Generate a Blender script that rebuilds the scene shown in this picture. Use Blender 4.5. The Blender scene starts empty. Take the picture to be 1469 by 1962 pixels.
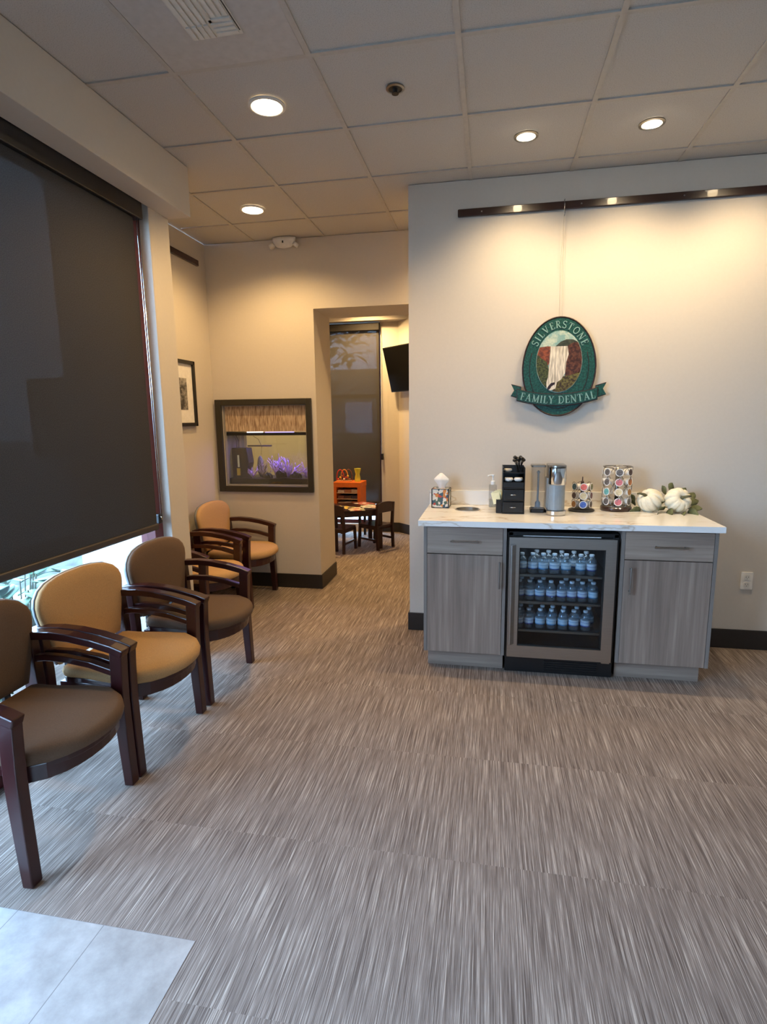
import bpy, bmesh, math, random
from mathutils import Vector, Matrix
random.seed(7)
PI = math.pi
scene = bpy.context.scene
COL = scene.collection

# ------------------------------------------------------------ camera
cam_data = bpy.data.cameras.new('camera')
cam = bpy.data.objects.new('camera', cam_data)
COL.objects.link(cam)
cam_data.sensor_fit = 'VERTICAL'
cam_data.sensor_height = 36.0
cam_data.lens = 36.0 * 1074.12 / 1962.0
cam_data.clip_start = 0.02
cam_data.clip_end = 200
YAW, PITCH, ROLL = -0.188084, 0.165945, 0.0117716
f_ = Vector((math.sin(YAW)*math.cos(PITCH), math.cos(YAW)*math.cos(PITCH), -math.sin(PITCH)))
r_ = Vector((math.cos(YAW), -math.sin(YAW), 0))
d_ = f_.cross(r_)
r2 = math.cos(ROLL)*r_ + math.sin(ROLL)*d_
d2 = -math.sin(ROLL)*r_ + math.cos(ROLL)*d_
cam.matrix_world = Matrix(((r2.x, -d2.x, -f_.x, 0), (r2.y, -d2.y, -f_.y, 0), (r2.z, -d2.z, -f_.z, 1.525), (0, 0, 0, 1)))
scene.camera = cam

# ------------------------------------------------------------ view, world
scene.view_settings.view_transform = 'Standard'
scene.view_settings.look = 'None'
scene.view_settings.gamma = 1.0
scene.view_settings.exposure = 0.0
scene.view_settings.use_curve_mapping = False
try:
    scene.cycles.use_denoising = True
    scene.cycles.sample_clamp_indirect = 4.0
    scene.cycles.max_bounces = 10
    scene.cycles.transparent_max_bounces = 16
    scene.cycles.caustics_reflective = False
    scene.cycles.caustics_refractive = False
except Exception:
    pass
SKY = 27.0
LAMP = 2.3
w = bpy.data.worlds.new('sky'); scene.world = w; w.use_nodes = True
nt = w.node_tree; nt.nodes.clear()
o = nt.nodes.new('ShaderNodeOutputWorld'); bg = nt.nodes.new('ShaderNodeBackground')
tc = nt.nodes.new('ShaderNodeTexCoord'); sp = nt.nodes.new('ShaderNodeSeparateXYZ')
rp = nt.nodes.new('ShaderNodeValToRGB')
rp.color_ramp.elements[0].position = 0.45; rp.color_ramp.elements[0].color = (0.42, 0.60, 0.92, 1)
rp.color_ramp.elements[1].position = 0.75; rp.color_ramp.elements[1].color = (0.42, 0.64, 1.0, 1)
mr = nt.nodes.new('ShaderNodeMapRange'); mr.inputs[1].default_value = -1; mr.inputs[2].default_value = 1
nt.links.new(tc.outputs['Generated'], sp.inputs[0]); nt.links.new(sp.outputs['Z'], mr.inputs[0])
nt.links.new(mr.outputs[0], rp.inputs[0]); nt.links.new(rp.outputs[0], bg.inputs[0])
bg.inputs[1].default_value = SKY
nt.links.new(bg.outputs[0], o.inputs[0])

def portal(name, loc, rot, sx, sy):
    d = bpy.data.lights.new(name, 'AREA'); d.shape = 'RECTANGLE'; d.size = sx; d.size_y = sy
    try: d.cycles.is_portal = True
    except Exception: pass
    ob = bpy.data.objects.new(name, d); COL.objects.link(ob); ob.location = loc; ob.rotation_euler = rot
portal('window_portal', (-2.12, 1.0, 1.5), (0, -PI/2, 0), 2.9, 4.3)
portal('window_portal', (1.05, -2.93, 1.8), (PI/2, 0, 0), 0.6, 0.8)
portal('window_portal', (-1.94, 7.43, 1.4), (-PI/2, 0, 0), 1.05, 2.6)

# ------------------------------------------------------------ materials
def newmat(name):
    m = bpy.data.materials.new(name); m.use_nodes = True
    n = m.node_tree; b = n.nodes['Principled BSDF']
    return m, n, b
def lin(c):
    return tuple(((v/255.0)/12.92 if v/255.0 <= 0.04045 else ((v/255.0+0.055)/1.055)**2.4) for v in c)
def ramp(n, stops):
    r = n.nodes.new('ShaderNodeValToRGB')
    e = r.color_ramp.elements
    while len(e) < len(stops): e.new(0.5)
    for i, (p, c) in enumerate(stops):
        e[i].position = p; e[i].color = (*c, 1)
    return r
def mapping(n, scale, loc=(0, 0, 0)):
    t = n.nodes.new('ShaderNodeTexCoord'); m = n.nodes.new('ShaderNodeMapping')
    m.inputs['Scale'].default_value = scale; m.inputs['Location'].default_value = loc
    n.links.new(t.outputs['Object'], m.inputs[0]); return m
def noise(n, vec, scale=1.0, detail=3, rough=0.5):
    t = n.nodes.new('ShaderNodeTexNoise'); t.inputs['Scale'].default_value = scale
    t.inputs['Detail'].default_value = detail; t.inputs['Roughness'].default_value = rough
    n.links.new(vec, t.inputs['Vector']); return t
def bump(n, b, h, strength=0.2, dist=0.002):
    u = n.nodes.new('ShaderNodeBump'); u.inputs['Strength'].default_value = strength; u.inputs['Distance'].default_value = dist
    n.links.new(h, u.inputs['Height']); n.links.new(u.outputs[0], b.inputs['Normal'])
def M(name, c, rough=0.5, metal=0.0, var=0.06, nscale=30.0, bmp=0.0, srgb=True, coat=0.0, scale=(1, 1, 1)):
    m, n, b = newmat(name)
    c = lin(c) if srgb else c
    mp = mapping(n, scale); t = noise(n, mp.outputs[0], nscale)
    r = ramp(n, [(0.3, tuple(v*(1-var) for v in c)), (0.7, tuple(min(1, v*(1+var)) for v in c))])
    n.links.new(t.outputs['Fac'], r.inputs[0]); n.links.new(r.outputs[0], b.inputs['Base Color'])
    b.inputs['Roughness'].default_value = rough; b.inputs['Metallic'].default_value = metal
    if coat: b.inputs['Coat Weight'].default_value = coat
    if bmp: bump(n, b, t.outputs['Fac'], bmp, 0.001)
    return m
def E_(name, c, s):
    m, n, b = newmat(name)
    b.inputs['Base Color'].default_value = (*c, 1)
    b.inputs['Emission Color'].default_value = (*c, 1); b.inputs['Emission Strength'].default_value = s
    return m
def glassy(name, tint, refl=0.08, rough=0.02, body=0.0, bodycol=(0.8, 0.9, 1), ior=1.45):
    m = bpy.data.materials.new(name); m.use_nodes = True; n = m.node_tree; n.nodes.clear()
    out = n.nodes.new('ShaderNodeOutputMaterial')
    tr = n.nodes.new('ShaderNodeBsdfTransparent'); tr.inputs[0].default_value = (*tint, 1)
    gl = n.nodes.new('ShaderNodeBsdfGlossy'); gl.inputs['Roughness'].default_value = rough
    lw = n.nodes.new('ShaderNodeLayerWeight'); lw.inputs['Blend'].default_value = 0.5
    fr = n.nodes.new('ShaderNodeMath'); fr.operation = 'POWER'; fr.inputs[1].default_value = 5.0
    n.links.new(lw.outputs['Facing'], fr.inputs[0])
    ad = n.nodes.new('ShaderNodeMath'); ad.operation = 'ADD'; ad.inputs[1].default_value = refl; ad.use_clamp = True
    n.links.new(fr.outputs[0], ad.inputs[0])
    src = tr.outputs[0]
    if body:
        df = n.nodes.new('ShaderNodeBsdfDiffuse'); df.inputs[0].default_value = (*bodycol, 1)
        mb = n.nodes.new('ShaderNodeMixShader'); mb.inputs[0].default_value = body
        n.links.new(tr.outputs[0], mb.inputs[1]); n.links.new(df.outputs[0], mb.inputs[2]); src = mb.outputs[0]
    mx = n.nodes.new('ShaderNodeMixShader')
    n.links.new(ad.outputs[0], mx.inputs[0]); n.links.new(src, mx.inputs[1]); n.links.new(gl.outputs[0], mx.inputs[2])
    n.links.new(mx.outputs[0], out.inputs[0])
    return m
def fabric_screen(name, col, open_=0.08, transl=0.25):
    m = bpy.data.materials.new(name); m.use_nodes = True; n = m.node_tree; n.nodes.clear()
    out = n.nodes.new('ShaderNodeOutputMaterial')
    mp = mapping(n, (1, 1, 1)); nz = noise(n, mp.outputs[0], 260, 2)
    r = ramp(n, [(0.3, tuple(v*0.75 for v in col)), (0.7, tuple(v*1.25 for v in col))])
    n.links.new(nz.outputs['Fac'], r.inputs[0])
    df = n.nodes.new('ShaderNodeBsdfDiffuse'); tl = n.nodes.new('ShaderNodeBsdfTranslucent'); tr = n.nodes.new('ShaderNodeBsdfTransparent')
    n.links.new(r.outputs[0], df.inputs[0]); n.links.new(r.outputs[0], tl.inputs[0])
    a = n.nodes.new('ShaderNodeMixShader'); a.inputs[0].default_value = transl
    n.links.new(df.outputs[0], a.inputs[1]); n.links.new(tl.outputs[0], a.inputs[2])
    c = n.nodes.new('ShaderNodeMixShader'); c.inputs[0].default_value = open_
    n.links.new(a.outputs[0], c.inputs[1]); n.links.new(tr.outputs[0], c.inputs[2]); n.links.new(c.outputs[0], out.inputs[0])
    return m

m_wall = M('greige_paint', (208, 199, 186), 0.65, var=0.012, nscale=60, bmp=0.06)
m_soffit = m_wall
m_base = M('dark_rubber_base', (38, 33, 29), 0.45)
m_white = M('white_plastic', (226, 222, 214), 0.35)
m_grid = M('ceiling_grid_paint', (186, 180, 172), 0.5)
m_cassette = M('shade_cassette', (24, 24, 28), 0.35)
m_shade = fabric_screen('shade_fabric', (0.060, 0.056, 0.053), 0.0012, 0.012)
m_shade2 = fabric_screen('kids_shade_fabric', (0.070, 0.064, 0.058), 0.006, 0.012)
m_barshade = M('shade_hem_bar', (62, 55, 50), 0.5)
m_burg = M('burgundy_mullion', (92, 40, 40), 0.4)
m_glass = glassy('window_glass', (0.93, 0.97, 0.96))
m_cherry = M('dark_cherry_wood', (50, 17, 18), 0.28, var=0.25, nscale=14, scale=(1, 1, 0.15), coat=0.25)
m_tan = M('tan_upholstery', (190, 152, 104), 0.85, var=0.10, nscale=220, bmp=0.3)
m_brown = M('brown_upholstery', (102, 80, 62), 0.8, var=0.10, nscale=220, bmp=0.3)
m_blackp = M('black_plastic', (18, 18, 19), 0.4)
m_steel = M('brushed_steel', (170, 168, 164), 0.33, 1.0, var=0.06, nscale=8, scale=(1, 1, 40))
m_chrome = M('chrome', (215, 213, 210), 0.12, 1.0, var=0.02)
m_nickel = M('satin_nickel', (150, 146, 140), 0.3, 1.0, var=0.03)
m_darkwood = M('dark_rail_wood', (46, 20, 16), 0.3, var=0.2, nscale=10, scale=(0.2, 1, 1), coat=0.3)
m_blackframe = M('black_frame', (26, 24, 20), 0.4)
m_olive = M('dark_bronze_trim', (47, 42, 30), 0.45, var=0.1)
m_paper = M('white_paper', (236, 232, 226), 0.8)
m_greytr = M('grey_tank_plastic', (135, 145, 152), 0.3)
m_clearp = glassy('clear_plastic', (0.86, 0.86, 0.86), 0.05, 0.05, body=0.10, bodycol=(0.5, 0.5, 0.5))
m_water = glassy('water_bottle_plastic', (0.80, 0.88, 0.93), 0.14, 0.06, body=0.10, bodycol=(0.70, 0.78, 0.82))
m_cap = M('white_cap', (232, 236, 240), 0.4)
m_fridgeglass = glassy('fridge_glass', (0.78, 0.84, 0.88), 0.03, 0.02)
m_pumpkin = M('white_pumpkin_fabric', (236, 228, 204), 0.8, var=0.05, nscale=90, bmp=0.3)
m_leaf = M('sage_leaf', (92, 98, 66), 0.7, var=0.3, nscale=40)
m_stem = M('olive_stem', (86, 84, 58), 0.8, var=0.2)
m_screen = M('tv_screen', (4, 4, 5), 0.35); m_screen.node_tree.nodes['Principled BSDF'].inputs['Specular IOR Level'].default_value = 0.15
m_orange = M('orange_board', (226, 112, 24), 0.5)
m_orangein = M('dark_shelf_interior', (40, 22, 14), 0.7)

# carpet
def carpet():
    m, n, b = newmat('striated_carpet')
    t = n.nodes.new('ShaderNodeTexCoord'); s = n.nodes.new('ShaderNodeSeparateXYZ')
    n.links.new(t.outputs['Object'], s.inputs[0])
    def mth(op, a, bb=None):
        k = n.nodes.new('ShaderNodeMath'); k.operation = op
        for i, v in enumerate((a, bb)):
            if v is None: continue
            if isinstance(v, (int, float)): k.inputs[i].default_value = v
            else: n.links.new(v, k.inputs[i])
        return k.outputs[0]
    yt = mth('DIVIDE', mth('ADD', s.outputs['Y'], 0.70), 0.61)
    xt = mth('DIVIDE', s.outputs['X'], 0.61)
    cb = n.nodes.new('ShaderNodeCombineXYZ'); n.links.new(mth('FLOOR', xt), cb.inputs[0]); n.links.new(mth('FLOOR', yt), cb.inputs[1])
    wn = n.nodes.new('ShaderNodeTexWhiteNoise'); wn.noise_dimensions = '2D'; n.links.new(cb.outputs[0], wn.inputs['Vector'])
    off = mth('MULTIPLY', wn.outputs['Value'], 37.0)
    # streaks
    def streak(fx, fy, detail):
        c = n.nodes.new('ShaderNodeCombineXYZ')
        n.links.new(mth('ADD', mth('MULTIPLY', s.outputs['X'], fx), off), c.inputs[0])
        n.links.new(mth('ADD', mth('MULTIPLY', s.outputs['Y'], fy), off), c.inputs[1])
        return noise(n, c.outputs[0], 1.0, detail, 0.6).outputs['Fac']
    a = streak(300, 3.8, 2); c2 = streak(560, 14.0, 2); c3 = streak(70, 3.0, 1)
    v = mth('ADD', mth('ADD', mth('MULTIPLY', a, 0.62), mth('MULTIPLY', c2, 0.23)), mth('MULTIPLY', c3, 0.15))
    v = mth('ADD', v, mth('MULTIPLY', mth('SUBTRACT', wn.outputs['Value'], 0.5), 0.015))
    r = ramp(n, [(0.35, lin((92, 80, 73))), (0.46, lin((124, 110, 101))), (0.54, lin((148, 134, 124))), (0.65, lin((198, 183, 169)))])
    n.links.new(v, r.inputs[0]); n.links.new(r.outputs[0], b.inputs['Base Color'])
    b.inputs['Roughness'].default_value = 0.95
    b.inputs['Specular IOR Level'].default_value = 0.1
    bump(n, b, v, 0.5, 0.004)
    return m
m_carpet = carpet()
def tilemat():
    m, n, b = newmat('grey_stone_tile')
    mp = mapping(n, (1, 1, 1), (0.83, -1.3, 0))
    bk = n.nodes.new('ShaderNodeTexBrick'); bk.offset = 0.0
    bk.inputs['Scale'].default_value = 1.0; bk.inputs['Brick Width'].default_value = 0.305; bk.inputs['Row Height'].default_value = 0.61
    bk.inputs['Mortar Size'].default_value = 0.0016; bk.inputs['Mortar Smooth'].default_value = 0.3
    n.links.new(mp.outputs[0], bk.inputs['Vector'])
    nz = noise(n, mp.outputs[0], 7, 8, 0.65)
    r = ramp(n, [(0.3, lin((140, 134, 130))), (0.55, lin((168, 162, 158))), (0.8, lin((196, 190, 186)))])
    n.links.new(nz.outputs['Fac'], r.inputs[0])
    n.links.new(r.outputs[0], bk.inputs['Color1']); n.links.new(r.outputs[0], bk.inputs['Color2'])
    bk.inputs['Mortar'].default_value = (*lin((120, 115, 112)), 1)
    n.links.new(bk.outputs['Color'], b.inputs['Base Color']); b.inputs['Roughness'].default_value = 0.42
    return m
m_tile = tilemat()
def ceilmat():
    m, n, b = newmat('speckled_ceiling_tile')
    mp = mapping(n, (1, 1, 1)); nz = noise(n, mp.outputs[0], 260, 3, 0.7)
    r = ramp(n, [(0.34, lin((162, 157, 152))), (0.45, lin((194, 190, 185))), (0.7, lin((202, 198, 193)))])
    n.links.new(nz.outputs['Fac'], r.inputs[0]); n.links.new(r.outputs[0], b.inputs['Base Color'])
    b.inputs['Roughness'].default_value = 0.9; bump(n, b, nz.outputs['Fac'], 0.2, 0.001)
    return m
m_ceil = ceilmat()
def laminate(name, vertical=True):
    m, n, b = newmat(name)
    sc = (26, 26, 0.9) if vertical else (0.9, 26, 26)
    mp = mapping(n, sc); a = noise(n, mp.outputs[0], 1.0, 5, 0.65)
    sc2 = (4.5, 4.5, 0.25) if vertical else (0.25, 4.5, 4.5)
    mp2 = mapping(n, sc2); c = noise(n, mp2.outputs[0], 1.0, 2)
    mx = n.nodes.new('ShaderNodeMath'); mx.operation = 'ADD'
    h1 = n.nodes.new('ShaderNodeMath'); h1.operation = 'MULTIPLY'; h1.inputs[1].default_value = 0.55
    h2 = n.nodes.new('ShaderNodeMath'); h2.operation = 'MULTIPLY'; h2.inputs[1].default_value = 0.45
    n.links.new(a.outputs['Fac'], h1.inputs[0]); n.links.new(c.outputs['Fac'], h2.inputs[0])
    n.links.new(h1.outputs[0], mx.inputs[0]); n.links.new(h2.outputs[0], mx.inputs[1])
    r = ramp(n, [(0.34, lin((106, 90, 79))), (0.5, lin((138, 120, 107))), (0.64, lin((168, 149, 133)))])
    n.links.new(mx.outputs[0], r.inputs[0]); n.links.new(r.outputs[0], b.inputs['Base Color'])
    b.inputs['Roughness'].default_value = 0.5
    return m
m_lamv = laminate('grey_oak_laminate_vertical', True)
m_lamh = laminate('grey_oak_laminate_horizontal', False)
m_lamplain = M('grey_edge_laminate', (122, 113, 106), 0.5, var=0.05)
def marble():
    m, n, b = newmat('veined_quartz')
    mp = mapping(n, (1.2, 3.2, 3.2), (0.3, 0.1, 0))
    nz = noise(n, mp.outputs[0], 1.3, 5, 0.55)
    sub = n.nodes.new('ShaderNodeMath'); sub.operation = 'SUBTRACT'; sub.inputs[1].default_value = 0.5
    ab = n.nodes.new('ShaderNodeMath'); ab.operation = 'ABSOLUTE'
    n.links.new(nz.outputs['Fac'], sub.inputs[0]); n.links.new(sub.outputs[0], ab.inputs[0])
    r = ramp(n, [(0.0, lin((204, 190, 172))), (0.006, lin((226, 220, 211))), (0.02, lin((240, 238, 234)))])
    n.links.new(ab.outputs[0], r.inputs[0]); n.links.new(r.outputs[0], b.inputs['Base Color'])
    b.inputs['Roughness'].default_value = 0.12
    return m
m_marble = marble()
def linen():
    m, n, b = newmat('woven_valance_fabric')
    mp = mapping(n, (130, 130, 14)); nz = noise(n, mp.outputs[0], 1.0, 3)
    r = ramp(n, [(0.35, lin((140, 112, 88))), (0.65, lin((206, 182, 152)))])
    n.links.new(nz.outputs['Fac'], r.inputs[0]); n.links.new(r.outputs[0], b.inputs['Base Color']); b.inputs['Roughness'].default_value = 0.9
    return m
m_linen = linen()

# ------------------------------------------------------------ mesh helpers
class MB:
    def __init__(s): s.bm = bmesh.new()
    def box(s, x0, x1, y0, y1, z0, z1):
        v = [s.bm.verts.new(p) for p in ((x0,y0,z0),(x1,y0,z0),(x1,y1,z0),(x0,y1,z0),(x0,y0,z1),(x1,y0,z1),(x1,y1,z1),(x0,y1,z1))]
        for f in ((3,2,1,0),(4,5,6,7),(0,1,5,4),(1,2,6,5),(2,3,7,6),(3,0,4,7)): s.bm.faces.new([v[i] for i in f])
        return s
    def prism(s, pts, axis, a, b):
        # pts 2D polygon; axis 'x','y','z' = extrusion axis
        def P(p, t):
            return {'x': (t, p[0], p[1]), 'y': (p[0], t, p[1]), 'z': (p[0], p[1], t)}[axis]
        A = [s.bm.verts.new(P(p, a)) for p in pts]; B = [s.bm.verts.new(P(p, b)) for p in pts]
        n = len(pts)
        s.bm.faces.new(A[::-1]); s.bm.faces.new(B)
        for i in range(n): s.bm.faces.new((A[i], A[(i+1) % n], B[(i+1) % n], B[i]))
        return s
    def lathe(s, prof, c=(0, 0, 0), n=24, axis='z', start=0.0, end=2*PI, sx=1, sy=1):
        rings = []
        for (r, z) in prof:
            ring = []
            if r <= 1e-6:
                ring = [s.bm.verts.new(s._ax(0, 0, z, axis, c))]
            else:
                for i in range(n):
                    t = 2*PI*i/n
                    ring.append(s.bm.verts.new(s._ax(r*math.cos(t)*sx, r*math.sin(t)*sy, z, axis, c)))
            rings.append(ring)
        for a, b in zip(rings, rings[1:]):
            for i in range(n):
                j = (i+1) % n
                if len(a) == 1 and len(b) == 1: continue
                if len(a) == 1: s.bm.faces.new((a[0], b[i], b[j]))
                elif len(b) == 1: s.bm.faces.new((a[i], a[j], b[0]))
                else: s.bm.faces.new((a[i], a[j], b[j], b[i]))
        for ring, rev in ((rings[0], True), (rings[-1], False)):
            if len(ring) > 1: s.bm.faces.new(ring[::-1] if rev else ring)
        return s
    def _ax(s, x, y, z, axis, c):
        if axis == 'z': p = (x, y, z)
        elif axis == 'y': p = (x, z, y)
        else: p = (z, x, y)
        return (p[0]+c[0], p[1]+c[1], p[2]+c[2])
    def tube(s, pts, r, n=8, closed=False):
        pts = [Vector(p) for p in pts]; rings = []
        L = len(pts)
        for i, p in enumerate(pts):
            if closed: t = pts[(i+1) % L]-pts[i-1]
            else: t = pts[min(i+1, L-1)]-pts[max(i-1, 0)]
            t.normalize()
            u = t.cross(Vector((0, 0, 1)))
            if u.length < 0.05: u = t.cross(Vector((0, 1, 0)))
            u.normalize(); v = t.cross(u)
            rr = r[i] if isinstance(r, (list, tuple)) else r
            rings.append([s.bm.verts.new(p+u*rr*math.cos(2*PI*k/n)+v*rr*math.sin(2*PI*k/n)) for k in range(n)])
        m = L if closed else L-1
        for i in range(m):
            a, b = rings[i], rings[(i+1) % L]
            for k in range(n): s.bm.faces.new((a[k], a[(k+1) % n], b[(k+1) % n], b[k]))
        if not closed:
            s.bm.faces.new(rings[0][::-1]); s.bm.faces.new(rings[-1])
        return s
    def loft(s, rings, cap=True):
        R = [[s.bm.verts.new(p) for p in ring] for ring in rings]; n = len(R[0])
        for a, b in zip(R, R[1:]):
            for k in range(n): s.bm.faces.new((a[k], a[(k+1) % n], b[(k+1) % n], b[k]))
        if cap: s.bm.faces.new(R[0][::-1]); s.bm.faces.new(R[-1])
        return s
    def quad(s, *p):
        s.bm.faces.new([s.bm.verts.new(q) for q in p]); return s
    def xf(s, mat):
        bmesh.ops.transform(s.bm, matrix=mat, verts=s.bm.verts); return s
    def build(s, name, mat, parent=None, bevel=0.0, smooth=False, seg=2, solid=0.0, sub=0, smooth_angle=None):
        bmesh.ops.recalc_face_normals(s.bm, faces=s.bm.faces)
        me = bpy.data.meshes.new(name); s.bm.to_mesh(me); s.bm.free()
        me.materials.append(mat)
        ob = bpy.data.objects.new(name, me); COL.objects.link(ob)
        if parent is not None: ob.parent = parent
        if smooth:
            for p in me.polygons: p.use_smooth = True
            if smooth_angle:
                try: me.set_sharp_from_angle(angle=math.radians(smooth_angle))
                except Exception: pass
        if solid:
            k = ob.modifiers.new('solid', 'SOLIDIFY'); k.thickness = solid; k.offset = 0
        if bevel:
            k = ob.modifiers.new('bevel', 'BEVEL'); k.width = bevel; k.segments = seg; k.limit_method = 'ANGLE'; k.angle_limit = math.radians(40)
        if sub:
            k = ob.modifiers.new('sub', 'SUBSURF'); k.levels = sub; k.render_levels = sub
        return ob
def tag(o, label=None, cat=None, group=None, kind=None):
    if label: o['label'] = label
    if cat: o['category'] = cat
    if group: o['group'] = group
    if kind: o['kind'] = kind
    return o
def empty(name, loc=(0, 0, 0), rz=0.0, label=None, cat=None, group=None, kind=None):
    o = bpy.data.objects.new(name, None); COL.objects.link(o); o.location = loc; o.rotation_euler = (0, 0, rz)
    o.empty_display_size = 0.05
    return tag(o, label, cat, group, kind)
def kids(o): return [c for c in bpy.data.objects if c.parent == o]
def copy_tree(o, parent=None, mats=None):
    c = o.copy(); COL.objects.link(c); c.parent = parent
    for ch in kids(o): copy_tree(ch, c)
    return c
def struct(name, mb, mat, **k):
    return tag(mb.build(name, mat, **k), kind='structure')
def box(*a): return MB().box(*a)
def rrect(x0, x1, z0, z1, r, n=5):
    pts = []
    for cx, cz, a0 in ((x1-r, z1-r, 0), (x0+r, z1-r, 90), (x0+r, z0+r, 180), (x1-r, z0+r, 270)):
        for i in range(n+1):
            a = math.radians(a0+90*i/n); pts.append((cx+r*math.cos(a), cz+r*math.sin(a)))
    return pts

# ------------------------------------------------------------ room shell
CZ = 3.0
YM, YF, YK = 3.87, 4.73, 7.36
mb = MB()
mb.box(-0.83, 4.1, -3.0, 1.30, -0.05, 0.0); mb.box(-4.2, 4.1, 1.30, 7.6, -0.05, 0.0); 
struct('floor', mb, m_carpet)
struct('floor_entry', box(-2.32, -0.83, -3.0, 1.30, -0.05, 0.001), m_tile)
cl = struct('ceiling', MB().box(-2.45, 4.1, -3.1, 5.2, CZ+0.004, CZ+0.06).box(-4.2, 4.1, 5.2, 7.6, CZ+0.004, CZ+0.06), m_ceil)
mb = MB()
XG = [-0.153+0.61*k for k in range(-3, 7)]; YG = [3.095+0.61*k for k in range(-9, 3)]
for x in XG: mb.box(x-0.012, x+0.012, -3.0, YF if x < -0.6 else YM, CZ-0.003, CZ+0.005)
for y in YG: mb.box(-2.4, 4.0, y-0.012, y+0.012, CZ-0.0028, CZ+0.005)
g = mb.build('ceiling_grid', m_grid, cl)
# main wall
struct('wall_main', box(-0.55, 4.1, YM, 4.0, 0, CZ), m_wall)
struct('wall_right', box(3.95, 4.1, -3.0, YM, 0, CZ), m_wall)
# back wall with window opening
mb = MB(); mb.box(-2.3, 0.75, -3.1, -2.95, 0, CZ); mb.box(1.35, 4.1, -3.1, -2.95, 0, CZ); mb.box(0.75, 1.35, -3.1, -2.95, 2.2, CZ); mb.box(0.75, 1.35, -3.1, -2.95, 0, 1.4)
struct('wall_back', mb, m_wall)
# left wall around window_1 and entry door
mb = MB()
mb.box(-2.32, -2.0, -3.0, -1.15, 0, CZ)
mb.box(-2.32, -2.0, -1.15, 3.13, 2.93, CZ)
struct('wall_left', mb, m_wall)
mb = MB()
mb.prism([(-1.941, 3.13), (-2.60, 3.13), (-2.60, 3.338), (-1.941, 3.338)], 'z', 0, CZ)
struct('wall_pier', mb, m_wall, bevel=0.004)
struct('wall_nook', box(-2.60, -2.435, 3.338, 5.21, 0, CZ), m_wall)
# soffit over the window
mb = MB(); mb.box(-1.94, -1.79, -3.0, 3.335, 2.725, CZ)
mb.box(-2.0, -1.94, -3.0, 3.12, 2.90, CZ)
struct('wall_soffit', mb, m_soffit, bevel=0.003)
# far wall (thick, holds the aquarium)
mb = MB()
mb.box(-2.45, -2.35, YF, 5.21, 0, CZ); mb.box(-2.35, -1.57, YF, 5.21, 0, 0.935); mb.box(-2.35, -1.57, YF, 5.21, 1.655, CZ)
mb.box(-1.57, -1.48, YF, 5.21, 0, CZ); mb.box(-1.48, -0.40, YF, 5.21, 2.437, CZ); mb.box(-0.40, 1.6, YF, 5.21, 0, CZ)
struct('wall_far', mb, m_wall)
struct('wall_hall_end', box(1.5, 1.6, 4.0, YF, 0, CZ), m_wall)
# kids room
mb = MB(); mb.box(-4.1, -2.44, YK, YK+0.15, 0, CZ); mb.box(-1.42, -1.15, YK, YK+0.15, 0, CZ); mb.box(-2.44, -1.42, YK, YK+0.15, 2.74, CZ); mb.box(-2.44, -1.42, YK, YK+0.15, 0, 0.10)
struct('wall_playroom_back', mb, m_wall)
mb = MB(); mb.prism([(-1.18, YK), (-0.40, YK-0.78), (-0.40, 5.21), (-0.30, 5.21), (-0.30, YK+0.15), (-1.18, YK+0.15)], 'z', 0, CZ)
struct('wall_playroom_right', mb, m_wall)
struct('wall_playroom_left', box(-4.2, -4.1, 5.2, YK+0.15, 0, CZ), m_wall)
struct('wall_playroom_front', box(-4.2, -2.45, 5.10, 5.21, 0, CZ), m_wall)
struct('wall_playroom_soffit', box(-4.1, -0.98, YK-0.14, YK, 2.745, CZ), m_wall)

# baseboards
def baseb(name, mb): return struct(name, mb, m_base, bevel=0.003)
BH = 0.13
baseb('baseboard_main', MB().box(-0.562, -0.40, YM-0.012, YM, 0.001, BH).box(-0.562, -0.55, YM, 4.0, 0.001, BH).box(1.235, 3.95, YM-0.012, YM, 0.001, BH))
baseb('baseboard_far', MB().prism([(-2.435, YF-0.012), (-1.468, YF-0.012), (-1.468, 5.21), (-1.48, 5.21), (-1.48, YF), (-2.435, YF)], 'z', 0.001, BH))
baseb('baseboard_nook', MB().box(-2.435, -2.423, 3.34, YF, 0.001, BH))
baseb('baseboard_pier', MB().box(-1.941, -1.929, 3.12, 3.338, 0.001, BH).box(-1.99, -1.929, 3.118, 3.13, 0.001, BH))
a = 0.012
baseb('baseboard_playroom', MB().prism([(-1.42, YK-a), (-1.185, YK-a), (-0.41, YK-0.78-a*0.4), (-0.41, 5.22), (-0.40, 5.22), (-0.40, YK-0.78), (-1.18, YK), (-1.42, YK)], 'z', 0.001, BH))

# windows
def window(name, frame_mb, pane_mb, matf=m_burg):
    r = empty(name); r['kind'] = 'structure'
    frame_mb.build('window_frame', matf, r, bevel=0.003); pane_mb.build('pane', m_glass, r)
    return r
fm = MB()
for y0, y1 in ((1.27, 1.35), (3.045, 3.13)): fm.box(-2.10, -2.0, y0, y1, 0.0, 2.93)
fm.box(-2.10, -2.0, 1.35, 3.045, 0.0, 0.12); fm.box(-2.10, -2.0, 1.35, 3.045, 2.84, 2.93)
window('window_1', fm, box(-2.06, -2.052, 1.35, 3.045, 0.12, 2.84))
fm = MB()
for x in (0.75, 1.31): fm.box(x, x+0.04, -3.06, -2.99, 1.4, 2.2)
fm.box(0.79, 1.31, -3.06, -2.99, 1.4, 1.44); fm.box(0.79, 1.31, -3.06, -2.99, 2.16, 2.2)
window('window_2', fm, box(0.79, 1.31, -3.03, -3.02, 1.44, 2.16))
fm = MB()
for x in (-2.44, -1.48): fm.box(x, x+0.06, YK+0.05, YK+0.12, 0.10, 2.74)
for z in (0.10, 0.89, 1.79, 2.68): fm.box(-2.38, -1.48, YK+0.052, YK+0.118, z, z+0.05)
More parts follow.
